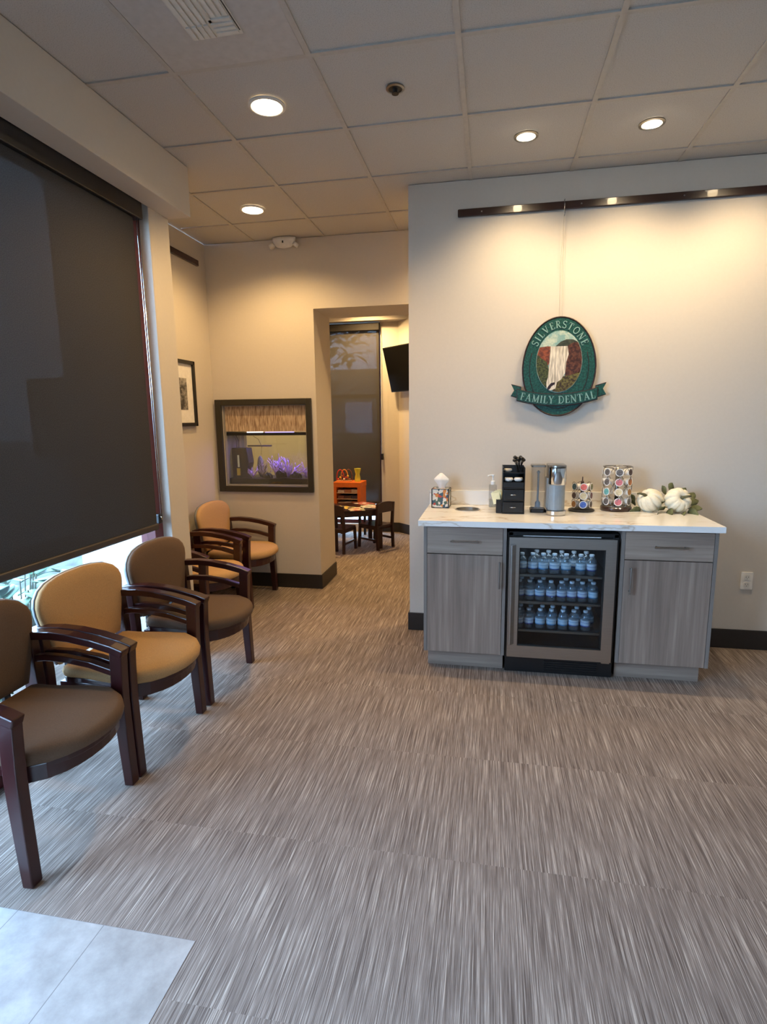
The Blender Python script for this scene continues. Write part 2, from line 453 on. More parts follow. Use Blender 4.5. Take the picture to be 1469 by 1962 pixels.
window('window_3', fm, box(-2.38, -1.48, YK+0.08, YK+0.09, 0.15, 2.68))
d = empty('door_1'); d['kind'] = 'structure'
fm = MB(); fm.box(-2.09, -2.02, -1.14, -1.06, 0.01, 2.92); fm.box(-2.09, -2.02, -1.06, 0.06, 0.01, 0.2); fm.box(-2.09, -2.02, -1.06, 0.06, 2.1, 2.2); fm.box(-2.09, -2.02, -1.06, 0.06, 2.84, 2.92); fm.box(-2.09, -2.02, 0.06, 0.14, 0.01, 2.92); fm.box(-2.09, -2.02, 1.18, 1.265, 0.01, 2.92); fm.box(-2.09, -2.02, 0.14, 1.18, 0.01, 0.2); fm.box(-2.09, -2.02, 0.14, 1.18, 2.1, 2.2); fm.box(-2.09, -2.02, 0.14, 1.18, 2.84, 2.92)
fm.build('door_frame', m_burg, d, bevel=0.003)
box(-2.06, -2.05, 0.14, 1.18, 0.2, 2.84).build('pane', m_glass, d); box(-2.06, -2.05, -1.06, 0.06, 0.2, 2.84).build('pane', m_glass, d)
MB().tube([(-2.015, 1.10, 0.9), (-1.96, 1.10, 0.9), (-1.96, 1.10, 1.3), (-2.015, 1.10, 1.3)], 0.012).build('door_handle', m_steel, d, smooth=True)

# ------------------------------------------------------------ outside
m_grass = M('mulch_ground', (52, 58, 60), 0.95, var=0.6, nscale=9)
m_pave = M('pale_pavement', (150, 148, 144), 0.9, var=0.3, nscale=3)
g1 = tag(box(-6.0, -2.33, -3.0, 7.5, -0.16, -0.10).build('planting_bed', m_grass), 'grey mulch planting bed outside the low window gap', 'planting bed')
g2 = tag(box(-40, -6.0, -40, 7.6, -0.2, -0.12).build('pavement', m_pave), 'pale pavement beyond the planting bed outside', 'pavement')
g3 = tag(box(-40, 30, 7.65, 50, -0.2, -0.10).build('pavement', m_pave), 'pale pavement outside the playroom window', 'pavement')
g4 = tag(box(-6.0, 30, -40, -3.15, -0.2, -0.10).build('pavement', m_pave), 'pale pavement outside the rear windows', 'pavement')
m_hosta = M('pale_green_leaf', (66, 104, 72), 0.5, var=0.2, nscale=20)
def leafquad(mb, base, d, L, W, bend=0.3, roll=0.0):
    d = Vector(d).normalized(); s = d.cross(Vector((0, 0, 1))); 
    if s.length < .01: s = Vector((1, 0, 0))
    s.normalize()
    if roll: s = s*math.cos(roll)+d.cross(s)*math.sin(roll)
    P = []
    for i in range(5):
        t = i/4
        c = Vector(base)+d*L*t-Vector((0, 0, 1))*bend*L*t*t
        wv = W*0.5*math.sin(PI*(0.08+0.9*t))
        P.append((mb.bm.verts.new(c-s*wv), mb.bm.verts.new(c+Vector((0, 0, -0.12*W))), mb.bm.verts.new(c+s*wv)))
    for a, b in zip(P, P[1:]):
        mb.bm.faces.new((a[0], a[1], b[1], b[0])); mb.bm.faces.new((a[1], a[2], b[2], b[1]))
def hosta(x, y, h, n, label):
    r = empty('hosta_plant', (x, y, -0.10), 0, label, 'plant', 'leafy plants outside the window')
    mb = MB(); ms = MB()
    for i in range(n):
        a = random.uniform(0, 2*PI); el = random.uniform(0.2, 1.1); hh = h*random.uniform(0.35, 0.95)
        b0 = Vector((0.12*math.cos(a), 0.12*math.sin(a), hh))
        ms.tube([(0, 0, 0), b0*0.6, b0], 0.004, 5)
        leafquad(mb, b0, (math.cos(a)*math.cos(el), math.sin(a)*math.cos(el), math.sin(el)*0.5), random.uniform(0.14, 0.24), random.uniform(0.08, 0.13), 0.4)
    mb.build('leaves', m_hosta, r, smooth=True, solid=0.002); ms.build('stems', m_stem, r)
hosta(-2.55, 2.0, 0.80, 70, 'pale green leafy plant outside the window behind the nearest brown chair')
hosta(-2.75, 2.75, 0.78, 70, 'pale green leafy plant outside the window behind the tan window chair')
hosta(-3.1, 3.5, 0.55, 30, 'pale green leafy plant outside at the far end of the window')
m_bush = M('dark_bush', (66, 82, 52), 0.9, var=0.5, nscale=12)
m_bark = M('tree_bark', (70, 58, 50), 0.9, var=0.2)
def bush(x, y, r, h, label, mat=m_bush, nm='hedge_shrub'):
    mb = MB()
    bmesh.ops.create_icosphere(mb.bm, subdivisions=4, radius=1.0)
    for v in mb.bm.verts:
        n_ = 1+0.12*math.sin(9*v.co.x+2)*math.sin(11*v.co.y)+0.1*math.sin(17*v.co.z+5*v.co.x)+random.uniform(-.05, .05)
        v.co = Vector((v.co.x*r*n_, v.co.y*r*n_, (v.co.z*0.5+0.5)*h*n_))
    o = mb.build(nm, mat); o.location = (x, y, -0.09)
    return tag(o, label, 'shrub', 'shrubs outside the playroom window')
for i, (x, y, r, h) in enumerate(((-5.1, 13.2, 0.8, 1.25), (-3.1, 13.0, 0.8, 1.15), (-1.1, 13.4, 0.8, 1.2), (-7.1, 13.8, 0.8, 1.3))):
    bush(x, y, r, h, ['broad shrub outside playroom window, second from the left', 'shrub outside playroom window seen through middle of shade', 'shrub outside playroom window, nearest the right wall', 'shrub outside playroom window, farthest left'][i])
def tree(x, y, h, cr, label, crown=True):
    r = empty('tree', (x, y, -0.098), 0, label, 'tree', 'trees outside the playroom window')
    mt = MB().tube([(0, 0, 0), (0.08, 0, h*0.3), (-0.05, 0.05, h*0.6), (0.1, 0, h)], [0.16, 0.12, 0.09, 0.04], 8)
    for k in range(6):
        a = k*1.1; z = h*(0.4+0.09*k)
        mt.tube([(0, 0, z), (0.7*math.cos(a), 0.7*math.sin(a), z+0.6), (1.3*math.cos(a), 1.3*math.sin(a), z+0.9)], [0.05, 0.03, 0.012], 6)
    mt.build('trunk', m_bark, r, smooth=True)
    mb = MB()
    for k in range(420):
        v = Vector((random.gauss(0, 1), random.gauss(0, 1), random.gauss(0, 1))).normalized()*cr*random.uniform(0.35, 1)
        c = Vector((0, 0, h))+Vector((v.x, v.y, v.z*0.75))
        leafquad(mb, c, (random.uniform(-1, 1), random.uniform(-1, 1), random.uniform(-.4, .6)), 0.34, 0.2, 0.3)
    mb.build('foliage', m_bush, r)
tree(-4.6, 15.5, 4.4, 1.9, 'leafy tree outside the playroom window, nearer the right')
tree(-10.2, 17.0, 4.6, 2.1, 'leafy tree outside the playroom window, farther left')
tree(-0.6, 18.0, 4.2, 1.7, 'leafy tree outside the playroom window, behind the wall edge')
m_far = M('far_building_wall', (150, 138, 124), 0.9)
fb = tag(box(-22, 6, 24, 28, -0.099, 3.6).build('building', m_far), 'low tan building far outside the playroom window', 'building')
for i, x in enumerate((-9.5, -6.2, -3.2)):
    box(x, x+1.2, 23.95, 24.05, 0.9, 2.2).build('window_opening', m_cap, fb)
m_brick = M('red_brick_column', (170, 110, 100), 0.9, var=0.2)
tag(box(-3.05, -2.75, 4.6, 4.9, -0.16, 3.0).build('brick_column', m_brick), 'red brick column outside beyond the front window', 'column')
# ------------------------------------------------------------ roller shades
sh = empty('roller_shade', (-1.97, 2.28, 2.75), 0, 'large dark grey roller shade over the left front window', 'roller shade')
box(-0.10, 0.026, -1.0, 0.80, -0.110, 0.005).build('cassette', m_cassette, sh, bevel=0.006)
MB().quad((0, -0.96, -1.85), (0, 0.74, -1.85), (0, 0.74, -0.10), (0, -0.96, -0.10)).build('shade_fabric', m_shade, sh)
MB().prism(rrect(-0.012, 0.012, -1.875, -1.838, 0.008, 3), 'y', -0.96, 0.74).build('hem_bar', m_barshade, sh)
ch = MB()
ch.tube([(0.012, 0.775, -0.10), (0.010, 0.785, -1.0), (0.008, 0.79, -1.80)], 0.003, 6)
ch.tube([(0.012, 0.757, -0.10), (0.010, 0.768, -1.0), (0.008, 0.775, -1.80)], 0.0026, 6)
ch.tube([(0.008, 0.775, -1.80), (0.008, 0.7825, -1.825), (0.008, 0.79, -1.80)], 0.003, 6)
ch.build('pull_chain', m_chrome, sh, smooth=True)
box(-0.028, 0.004, 0.762, 0.80, -1.845, -1.785).build('chain_tensioner', m_blackp, sh, bevel=0.006)
sh = empty('roller_shade', (-2.5, YK-0.03, 2.72), 0, 'tall dark see-through roller shade over the playroom window', 'roller shade')
box(0.06, 1.08, -0.05, 0.028, -0.085, 0.005).build('cassette', M('brown_cassette', (26, 20, 15), 0.7), sh, bevel=0.004)
MB().quad((0.07, 0, -2.31), (1.07, 0, -2.31), (1.07, 0, -0.08), (0.07, 0, -0.08)).build('shade_fabric', m_shade2, sh)
box(0.07, 1.07, -0.008, 0.01, -2.335, -2.30).build('hem_bar', m_barshade, sh, bevel=0.004)
MB().tube([(1.09, -0.01, -0.1), (1.095, -0.01, -1.68)], 0.003, 6).build('pull_chain', m_blackp, sh)
box(1.085, 1.115, -0.02, 0.02, -1.74, -1.66).build('chain_tensioner', m_blackp, sh, bevel=0.004)

# ------------------------------------------------------------ ceiling fixtures
def spotlight(parent, z, watts, col, size, blend, rad, tilt=(0, 0, 0)):
    d = bpy.data.lights.new('lamp_light', 'SPOT'); d.energy = watts; d.color = col; d.spot_size = math.radians(size); d.spot_blend = blend; d.shadow_soft_size = rad
    o = bpy.data.objects.new('lamp_light', d); COL.objects.link(o); o.parent = parent; o.location = (0, 0, z); o.rotation_euler = tilt
    return o
WARM = (1.0, 0.65, 0.28)
WARM2 = (1.0, 0.75, 0.44)
m_lens = E_('warm_lamp_lens', (1.0, 0.80, 0.52), 14.0)
m_lens2 = E_('small_lamp_lens', (1.0, 0.84, 0.62), 16.0)
def downlight(x, y, label, w=34, r=0.088, g='large recessed ceiling downlights'):
    t = empty('ceiling_downlight', (x, y, CZ-0.001), 0, label, 'ceiling light', g)
    MB().lathe([(r, 0.0), (r, -0.006), (r-0.012, -0.010), (r-0.018, -0.006), (r-0.018, 0.0)], n=32).build('trim_ring', m_white, t, smooth=True, smooth_angle=40)
    MB().lathe([(r-0.017, 0.0), (r-0.017, -0.009), (0.0, -0.011)], n=32).build('lens', m_lens, t, smooth=True)
    spotlight(t, -0.03, w*LAMP, WARM, 150, 0.6, 0.06)
    return t
downlight(-1.076, 2.803, 'large round warm downlight nearest the ceiling vent', 36)
downlight(-1.69, 4.04, 'round warm downlight over the back alcove by the emergency light', 34)
for i, (x, y) in enumerate(((-0.9, 0.1), (1.37, 0.4), (1.37, -1.7), (-0.9, -1.7), (3.0, 0.4), (3.0, 2.4), (-0.6, 6.2), (-2.6, 6.2), (0.4, 4.38))):
    pass
for (x, y, wt, lb) in ((2.2, 1.6, 5, 'round warm downlight on the open ceiling right of the coffee counter'), (-0.9, 0.1, 5, 'round warm downlight near the entrance door'), (1.37, -0.6, 4, 'round warm downlight on the ceiling between the two rear windows'),
                       (-1.55, 6.80, 80, 'round warm downlight inside the playroom'), (-3.0, 6.6, 60, 'round warm downlight at the playroom left side'), (-0.05, 4.38, 34, 'added warm downlight, out of view in the hall behind the coffee wall')):  # hall lamp is an extra light, kept hidden behind the main wall
    downlight(x, y, lb, wt)
def gimbal(x, y, label, w=22):
    t = empty('accent_spotlight', (x, y, CZ-0.001), 0, label, 'ceiling light', 'small accent spotlights along the coffee wall')
    MB().lathe([(0.064, 0.0), (0.064, -0.005), (0.050, -0.008), (0.046, 0.0)], n=32).build('trim_ring', m_nickel, t, smooth=True, smooth_angle=40)
    b = MB().lathe([(0.046, 0.012), (0.046, -0.006), (0.036, -0.016), (0.0, -0.017)], n=24)
    b.xf(Matrix.Rotation(math.radians(12), 4, 'X')).build('lamp_bulb', m_lens2, t, smooth=True)
    spotlight(t, -0.035, w*LAMP, WARM2, 124, 1.0, 0.03, (math.radians(15), 0, 0))
gimbal(0.157, 3.365, 'small accent spotlight above the dental sign')
gimbal(0.783, 3.365, 'small accent spotlight above the pod racks, right of its twin')
gimbal(1.41, 3.365, 'rightmost small accent spotlight along the coffee wall')

# vent
v = empty('air_vent', (-1.067, 2.18, CZ-0.004), 0, 'white square ceiling air vent panel with louvred diffuser', 'air vent')
box(-0.292, 0.292, -0.292, 0.292, 0, 0.006).build('vent_panel', m_white if False else M('grey_vent_panel', (190, 186, 182), 0.5), v, bevel=0.002)
mb = MB(); mb.box(-0.105, 0.105, -0.16, 0.115, -0.005, 0)
mb.build('diffuser_plate', M('vent_plate', (214, 209, 200), 0.5), v, bevel=0.002)
m_vslot = M('vent_slot_shadow', (58, 54, 50), 0.8)
def slat(x0, x1, y0, y1): box(x0, x1, y0, y1, -0.011, -0.005).build('louvre', m_vslat, v)
m_vslat = M('vent_louvre', (220, 215, 205), 0.5)
for k in range(8):
    x = -0.094+k*0.0245; slat(x, x+0.016, -0.15, 0.028 if k < 5 else 0.0)
for k in range(4):
    x = -0.094+k*0.0245; slat(x, x+0.016, 0.036, 0.106)
for k in range(4):
    y = 0.012+k*0.024; slat(0.008, 0.094, y, y+0.015)
mb = MB()
for k in range(5): mb.box(-0.098+k*0.0245, -0.09+k*0.0245, 0.029, 0.035, -0.0065, -0.005)
mb.box(0.098, 0.102, -0.10, 0.09, -0.0065, -0.005)
mb.build('louvre_gap', m_vslot, v)
# sprinkler
s = empty('fire_sprinkler', (-0.454, 2.79, CZ), 0, 'small dark recessed fire sprinkler head in the ceiling', 'sprinkler')
MB().lathe([(0.042, 0), (0.042, -0.004), (0.032, -0.006), (0.030, 0)], n=28).build('escutcheon', m_nickel, s, smooth=True, smooth_angle=40)
MB().lathe([(0.031, 0.0), (0.031, -0.003), (0.012, -0.004), (0.010, -0.020), (0.016, -0.022), (0.016, -0.024), (0, -0.024)], n=24).build('sprinkler_head', m_blackp, s, smooth=True, smooth_angle=40)
# emergency light
s = empty('emergency_light', (-1.70, 4.69, CZ), 0, 'white emergency light with two side lamps by the back wall', 'emergency light')
MB().lathe([(0.10, -0.002), (0.10, -0.02), (0.088, -0.05), (0.06, -0.075), (0.0, -0.085)], n=28, sx=1.0, sy=0.38).build('housing', m_white, s, smooth=True)
for q in (-1, 1):
    l = MB().lathe([(0.022, 0.012), (0.026, -0.012), (0.022, -0.02), (0, -0.022)], n=18); l.xf(Matrix.Translation((q*0.105, -0.01, -0.06)) @ Matrix.Rotation(q*0.6, 4, 'Y')); l.build('lamp_head', m_white, s, smooth=True)
box(-0.006, 0.006, -0.036, -0.028, -0.05, -0.03).build('test_button', m_blackp, s)

# ------------------------------------------------------------ picture rails, wires
r = tag(MB().prism(rrect(-0.23, 3.4, 2.781, 2.825, 0.006, 3), 'y', YM-0.022, YM).build('picture_rail', m_darkwood, bevel=0.003), 'long dark wood picture rail high on the coffee wall', 'picture rail')
for x in (-0.08, 0.52, 1.10):
    k = MB().lathe([(0.005, 0), (0.004, -0.003), (0, -0.004)], c=(x, YM-0.022, 2.803), n=10, axis='y'); k.build('screw_head', m_nickel, r)
tag(MB().box(-2.435, -2.413, 3.6, 4.58, 2.79, 2.836).build('picture_rail', m_darkwood, bevel=0.003), 'short dark picture rail high on the alcove side wall', 'picture rail')
hk = empty('hanging_wire', (0.42, YM-0.03, 2.80), 0, 'thin clear wire with hook holding the dental sign', 'wire')
MB().tube([(0, 0.012, 0.03), (0, -0.004, 0.032), (0, -0.006, 0.0), (0, -0.004, -0.03), (0.004, -0.004, -0.05), (0, -0.004, -0.065)], 0.0028, 8).build('hook', m_chrome, hk, smooth=True)
MB().tube([(-0.001, -0.002, -0.06), (0.006, 0.008, -0.35), (0.012, 0.012, -0.67)], 0.0011, 6).tube([(-0.001, -0.002, -0.06), (-0.010, 0.012, -0.35), (-0.006, 0.014, -0.67)], 0.0009, 6).build('wire_strand', glassy('nylon_wire', (0.8, 0.75, 0.66), 0.08, 0.2, body=0.35, bodycol=(0.7, 0.62, 0.5)), hk)

# ------------------------------------------------------------ dental sign
SX = lambda x: (x-730)*0.000573
SZ = lambda z: -(z-160)*0.000578
sg = empty('wall_sign', (0.4225, YM, 2.144), 0, 'oval green dental sign with painted waterfall and ribbon banner', 'sign')
def carved(name, c1, c2, sc):
    m, n, b = newmat(name); mp = mapping(n, (1, 1, 1)); t = noise(n, mp.outputs[0], sc, 3, 0.7)
    r = ramp(n, [(0.42, lin(c1)), (0.62, lin(c2))]); n.links.new(t.outputs['Fac'], r.inputs[0]); n.links.new(r.outputs[0], b.inputs['Base Color']); b.inputs['Roughness'].default_value = 0.45
    bump(n, b, t.outputs['Fac'], 0.3, 0.002)
    return m
m_sgreen = carved('sign_green', (8, 54, 50), (28, 92, 80), 90)
m_srim = M('sign_rim', (42, 18, 16), 0.4)
m_smaroon = M('sign_maroon_edge', (110, 40, 34), 0.5)
m_letter = M('sign_letter', (140, 178, 168), 0.4)
def oval(a, b, cz, sq=0.0, n=56):
    # egg shape: a little wider below
    return [(a*math.cos(2*PI*i/n)*(1-0.03*math.sin(2*PI*i/n)), cz+b*math.sin(2*PI*i/n)) for i in range(n)]
CZS = -0.309
MB().prism(oval(0.2265, 0.309, CZS), 'y', -0.030, -0.008).build('sign_board', m_srim, sg, bevel=0.003)
MB().prism(oval(0.2205, 0.303, CZS), 'y', -0.033, -0.0302).build('green_border', m_sgreen, sg, bevel=0.002)
for (aa, bb) in ((0.2245, 0.307), ):
    pts = [(p[0], -0.032, p[1]) for p in oval(aa, bb, CZS)]
    MB().tube(pts, 0.0050, 6, closed=True).build('outer_rim', m_srim, sg, smooth=True)
pts = [(p[0]*1.0, -0.0335, p[1]) for p in oval(0.182, 0.262, CZS, n=72)]
low = [p for p in pts if p[2] < SZ(520)]
low.sort(key=lambda p: math.atan2(p[0], -(p[2]-CZS)))
MB().tube(low, 0.0022, 5).build('inner_groove', m_srim, sg, smooth=True)
# painting
PC, PA, PB = SZ(640), 0.142, 0.193
def inell(p):
    x, z = p; q = math.sqrt((x/PA)**2+((z-PC)/PB)**2)
    return (x, z) if q <= 0.985 else (x/q*0.985, PC+(z-PC)/q*0.985)
MB().prism([(PA*math.cos(2*PI*i/48), PC+PB*math.sin(2*PI*i/48)) for i in range(48)], 'y', -0.0345, -0.033).build('painted_sky', carved('painted_sky', (130, 168, 164), (196, 206, 186), 22), sg)
def piece(name, pts, c1, c2, y, sc=70):
    # densify then clamp into the oval
    out = []
    for i in range(len(pts)):
        a, b = pts[i], pts[(i+1) % len(pts)]
        for k in range(4):
            t = k/4; out.append(inell((SX(a[0]+(b[0]-a[0])*t), SZ(a[1]+(b[1]-a[1])*t))))
    MB().prism(out, 'y', -y, -0.0343).build(name, carved(name, c1, c2, sc), sg)
piece('painted_hills', [(690, 470), (740, 425), (800, 402), (870, 405), (920, 430), (990, 470), (990, 560), (690, 560)], (44, 52, 42), (74, 78, 58), 0.0358)
piece('painted_left_cliff', [(470, 480), (560, 476), (600, 470), (640, 474), (640, 620), (600, 700), (470, 760)], (96, 46, 30), (150, 78, 48), 0.0362, 50)
piece('painted_right_cliff', [(815, 470), (870, 440), (985, 430), (1000, 760), (900, 800), (800, 800), (800, 600)], (56, 26, 18), (106, 62, 42), 0.0364, 50)
piece('painted_trees', [(460, 640), (500, 560), (540, 600), (600, 640), (622, 720), (612, 860), (600, 985), (500, 985), (460, 860)], (34, 40, 18), (92, 98, 50), 0.0368, 80)
piece('painted_bank', [(690, 870), (760, 800), (840, 790), (930, 760), (1000, 770), (980, 980), (660, 985)], (52, 36, 20), (116, 108, 54), 0.0368, 60)
def waterm():
    m, n, b = newmat('painted_water'); mp = mapping(n, (110, 1, 12)); t = noise(n, mp.outputs[0], 1.0, 3)
    r = ramp(n, [(0.35, lin((168, 158, 140))), (0.6, lin((238, 226, 206)))]); n.links.new(t.outputs['Fac'], r.inputs[0]); n.links.new(r.outputs[0], b.inputs['Base Color']); b.inputs['Roughness'].default_value = 0.5
    return m
wf = [(632, 474), (815, 474), (830, 560), (808, 640), (800, 760), (760, 830), (715, 860), (700, 930), (640, 968), (592, 960), (600, 860), (618, 800), (625, 640)]
MB().prism([inell((SX(x), SZ(z))) for x, z in wf], 'y', -0.0378, -0.0343).build('painted_waterfall', waterm(), sg)
MB().prism([(SX(x), SZ(z)) for x, z in ((620, 905), (650, 868), (690, 860), (694, 880), (655, 905), (648, 925), (620, 945), (610, 925))], 'y', -0.0385, -0.0375).build('painted_rock', m_srim, sg)
# ribbon
def arcband(x0, x1, ztop, zbot, sag, n=14, ex=0.0):
    top = []; bot = []
    for i in range(n+1):
        t = i/n; x = x0+(x1-x0)*t; q = 1-(2*t-1)**2
        top.append((x, ztop-sag*q)); bot.append((x, zbot-sag*q))
    return top+bot[::-1]
for q in (-1, 1):
    T = [(SX(730+q*(400)), SZ(900)), (SX(730+q*515), SZ(868)), (SX(730+q*480), SZ(938)), (SX(730+q*518), SZ(1003)), (SX(730+q*400), SZ(1040))]
    MB().prism(T, 'y', -0.034, -0.022).build('ribbon_tail', m_srim, sg, bevel=0.002)
    c = (sum(p[0] for p in T)/5, sum(p[1] for p in T)/5)
    MB().prism([(c[0]+(p[0]-c[0])*0.9, c[1]+(p[1]-c[1])*0.84) for p in T], 'y', -0.0355, -0.0339).build('ribbon_tail_face', m_sgreen, sg)
MB().prism(arcband(SX(278), SX(1155), SZ(922), SZ(1058), 0.036), 'y', -0.046, -0.0335).build('ribbon', m_srim, sg, bevel=0.002)
MB().prism(arcband(SX(286), SX(1147), SZ(932), SZ(1047), 0.036), 'y', -0.0475, -0.0459).build('ribbon_face', m_sgreen, sg)
# serif letters from strokes: unit box 0..w, 0..1 ; (pts, thickness)
TH, TN, SF = 0.15, 0.07, 0.05
def arcp(cx, cy, rx, ry, a0, a1, n=10): return [(cx+rx*math.cos(math.radians(a0+(a1-a0)*i/n)), cy+ry*math.sin(math.radians(a0+(a1-a0)*i/n))) for i in range(n+1)]
def L_(w, *st): return (w, st)
GL = {
 'S': L_(0.58, (arcp(0.29, 0.75, 0.22, 0.22, 20, 250, 10)+arcp(0.29, 0.26, 0.23, 0.24, 80, -160, 12), 0.10), ([(0.5, 0.78), (0.52, 0.98)], SF), ([(0.06, 0.02), (0.06, 0.24)], SF)),
 'I': L_(0.34, ([(0.17, 0), (0.17, 1)], TH), ([(0.03, 0.02), (0.31, 0.02)], SF), ([(0.03, 0.98), (0.31, 0.98)], SF)),
 'L': L_(0.58, ([(0.17, 0), (0.17, 1)], TH), ([(0.03, 0.98), (0.31, 0.98)], SF), ([(0.03, 0.025), (0.54, 0.025)], 0.06), ([(0.54, 0.0), (0.56, 0.25)], SF)),
 'V': L_(0.80, ([(0.12, 1), (0.41, 0.02)], TH), ([(0.41, 0.02), (0.68, 1)], TN), ([(0.0, 0.98), (0.26, 0.98)], SF), ([(0.56, 0.98), (0.8, 0.98)], SF)),
 'E': L_(0.60, ([(0.17, 0), (0.17, 1)], TH), ([(0.03, 0.025), (0.55, 0.025)], 0.06), ([(0.03, 0.975), (0.52, 0.975)], 0.06), ([(0.17, 0.52), (0.42, 0.52)], SF), ([(0.52, 0.98), (0.53, 0.78)], SF), ([(0.56, 0.0), (0.58, 0.24)], SF), ([(0.42, 0.62), (0.42, 0.42)], SF)),
 'R': L_(0.72, ([(0.17, 0), (0.17, 1)], TH), ([(0.03, 0.02), (0.31, 0.02)], SF), ([(0.03, 0.975), (0.3, 0.975)]+arcp(0.32, 0.735, 0.2, 0.24, 90, -90, 10)+[(0.17, 0.495)], 0.08), ([(0.34, 0.5), (0.64, 0.02)], 0.13), ([(0.58, 0.02), (0.74, 0.02)], SF)),
 'T': L_(0.68, ([(0.34, 0), (0.34, 1)], TH), ([(0.2, 0.02), (0.48, 0.02)], SF), ([(0.03, 0.97), (0.65, 0.97)], 0.06), ([(0.04, 0.98), (0.03, 0.76)], SF), ([(0.64, 0.98), (0.65, 0.76)], SF)),
 'O': L_(0.84, (arcp(0.42, 0.5, 0.34, 0.47, 0, 360, 22), 0.11)),
 'N': L_(0.84, ([(0.15, 0), (0.15, 1)], TN), ([(0.13, 1), (0.69, 0)], TH), ([(0.69, 0), (0.69, 1)], TN), ([(0.02, 0.02), (0.28, 0.02)], SF), ([(0.0, 0.98), (0.2, 0.98)], SF), ([(0.56, 0.98), (0.82, 0.98)], SF)),
 'F': L_(0.56, ([(0.17, 0), (0.17, 1)], TH), ([(0.03, 0.02), (0.33, 0.02)], SF), ([(0.03, 0.975), (0.52, 0.975)], 0.06), ([(0.17, 0.52), (0.42, 0.52)], SF), ([(0.52, 0.98), (0.53, 0.76)], SF), ([(0.42, 0.62), (0.42, 0.42)], SF)),
 'A': L_(0.80, ([(0.12, 0), (0.40, 1)], TN), ([(0.40, 1), (0.68, 0)], TH), ([(0.2, 0.33), (0.58, 0.33)], SF), ([(0.0, 0.02), (0.25, 0.02)], SF), ([(0.54, 0.02), (0.8, 0.02)], SF)),
 'M': L_(0.98, ([(0.16, 0), (0.16, 1)], TN), ([(0.16, 1), (0.48, 0.05)], TH), ([(0.48, 0.05), (0.82, 1)], TN), ([(0.82, 1), (0.82, 0)], TH), ([(0.03, 0.02), (0.3, 0.02)], SF), ([(0.68, 0.02), (0.96, 0.02)], SF), ([(0.03, 0.98), (0.2, 0.98)], SF)),
 'Y': L_(0.76, ([(0.12, 1), (0.38, 0.45)], TH), ([(0.64, 1), (0.38, 0.45)], TN), ([(0.38, 0), (0.38, 0.48)], TH), ([(0.24, 0.02), (0.52, 0.02)], SF), ([(0.0, 0.98), (0.25, 0.98)], SF), ([(0.54, 0.98), (0.76, 0.98)], SF)),
 'D': L_(0.80, ([(0.17, 0), (0.17, 1)], TH), ([(0.03, 0.975), (0.3, 0.975)]+arcp(0.34, 0.5, 0.37, 0.475, 90, -90, 14)+[(0.03, 0.025)], 0.09)),
}
def letter(mb, chv, org, ang, h, y0, y1):
    wd, st = GL[chv]
    ca, sa = math.cos(ang), math.sin(ang)
    def T(p):
        x = (p[0]-wd/2)*h; z = (p[1]-0.5)*h
        return (org[0]+x*ca-z*sa, org[1]+x*sa+z*ca)
    for pts, th in st:
        L = []; R_ = []; n = len(pts)
        for i in range(n):
            a = pts[max(i-1, 0)]; b = pts[min(i+1, n-1)]
            dx, dz = b[0]-a[0], b[1]-a[1]; l = math.hypot(dx, dz) or 1
            nx, nz = -dz/l*th/2, dx/l*th/2
            L.append(T((pts[i][0]+nx, pts[i][1]+nz))); R_.append(T((pts[i][0]-nx, pts[i][1]-nz)))
        for i in range(n-1): mb.prism([L[i], L[i+1], R_[i+1], R_[i]], 'y', y0, y1)
word = 'SILVERSTONE'
adv = [GL[c][0] for c in word]; tot = sum(adv)+0.30*(len(word)-1)
t0, t1 = math.radians(148), math.radians(32)
# arc-length parameterisation of the letter oval
RA, RB = 0.184, 0.262
N = 200; P = [(RA*math.cos(t0+(t1-t0)*i/N), CZS+RB*math.sin(t0+(t1-t0)*i/N)) for i in range(N+1)]
cum = [0]
for i in range(N): cum.append(cum[-1]+math.dist(P[i], P[i+1]))
mb = MB(); s0 = 0
for c in word:
    mid = (s0+GL[c][0]/2)/tot*cum[-1]; s0 += GL[c][0]+0.30
    i = min(range(N), key=lambda k: abs(cum[k]-mid)); i = max(1, min(N-1, i))
    ang = math.atan2(P[i+1][1]-P[i-1][1], P[i+1][0]-P[i-1][0])
    letter(mb, c, P[i], ang, 0.044, -0.0365, -0.0331)
mb.build('arched_lettering', m_letter, sg)
word = 'FAMILY DENTAL'
wid = lambda c: 0.35 if c == ' ' else GL[c][0]
gap = 0.10
tot = sum(wid(c) for c in word)+gap*(len(word)-1); hh = 0.0465
x = -tot*hh/2-0.004; mb = MB()
for c in word:
    if c == ' ':
        mb.build('ribbon_lettering', m_letter, sg); mb = MB()
    w_ = wid(c)*hh
    if c != ' ':
        xc = x+w_/2; X0, X1 = SX(278), SX(1155); t = (xc-X0)/(X1-X0); q = 1-(2*t-1)**2
        sl = math.atan(-0.036*(-4*(2*t-1))/(X1-X0))
        letter(mb, c, (xc, SZ(990)-0.036*q), sl, hh, -0.0495, -0.0474)
    x += w_+gap*hh
mb.build('ribbon_lettering', m_letter, sg)

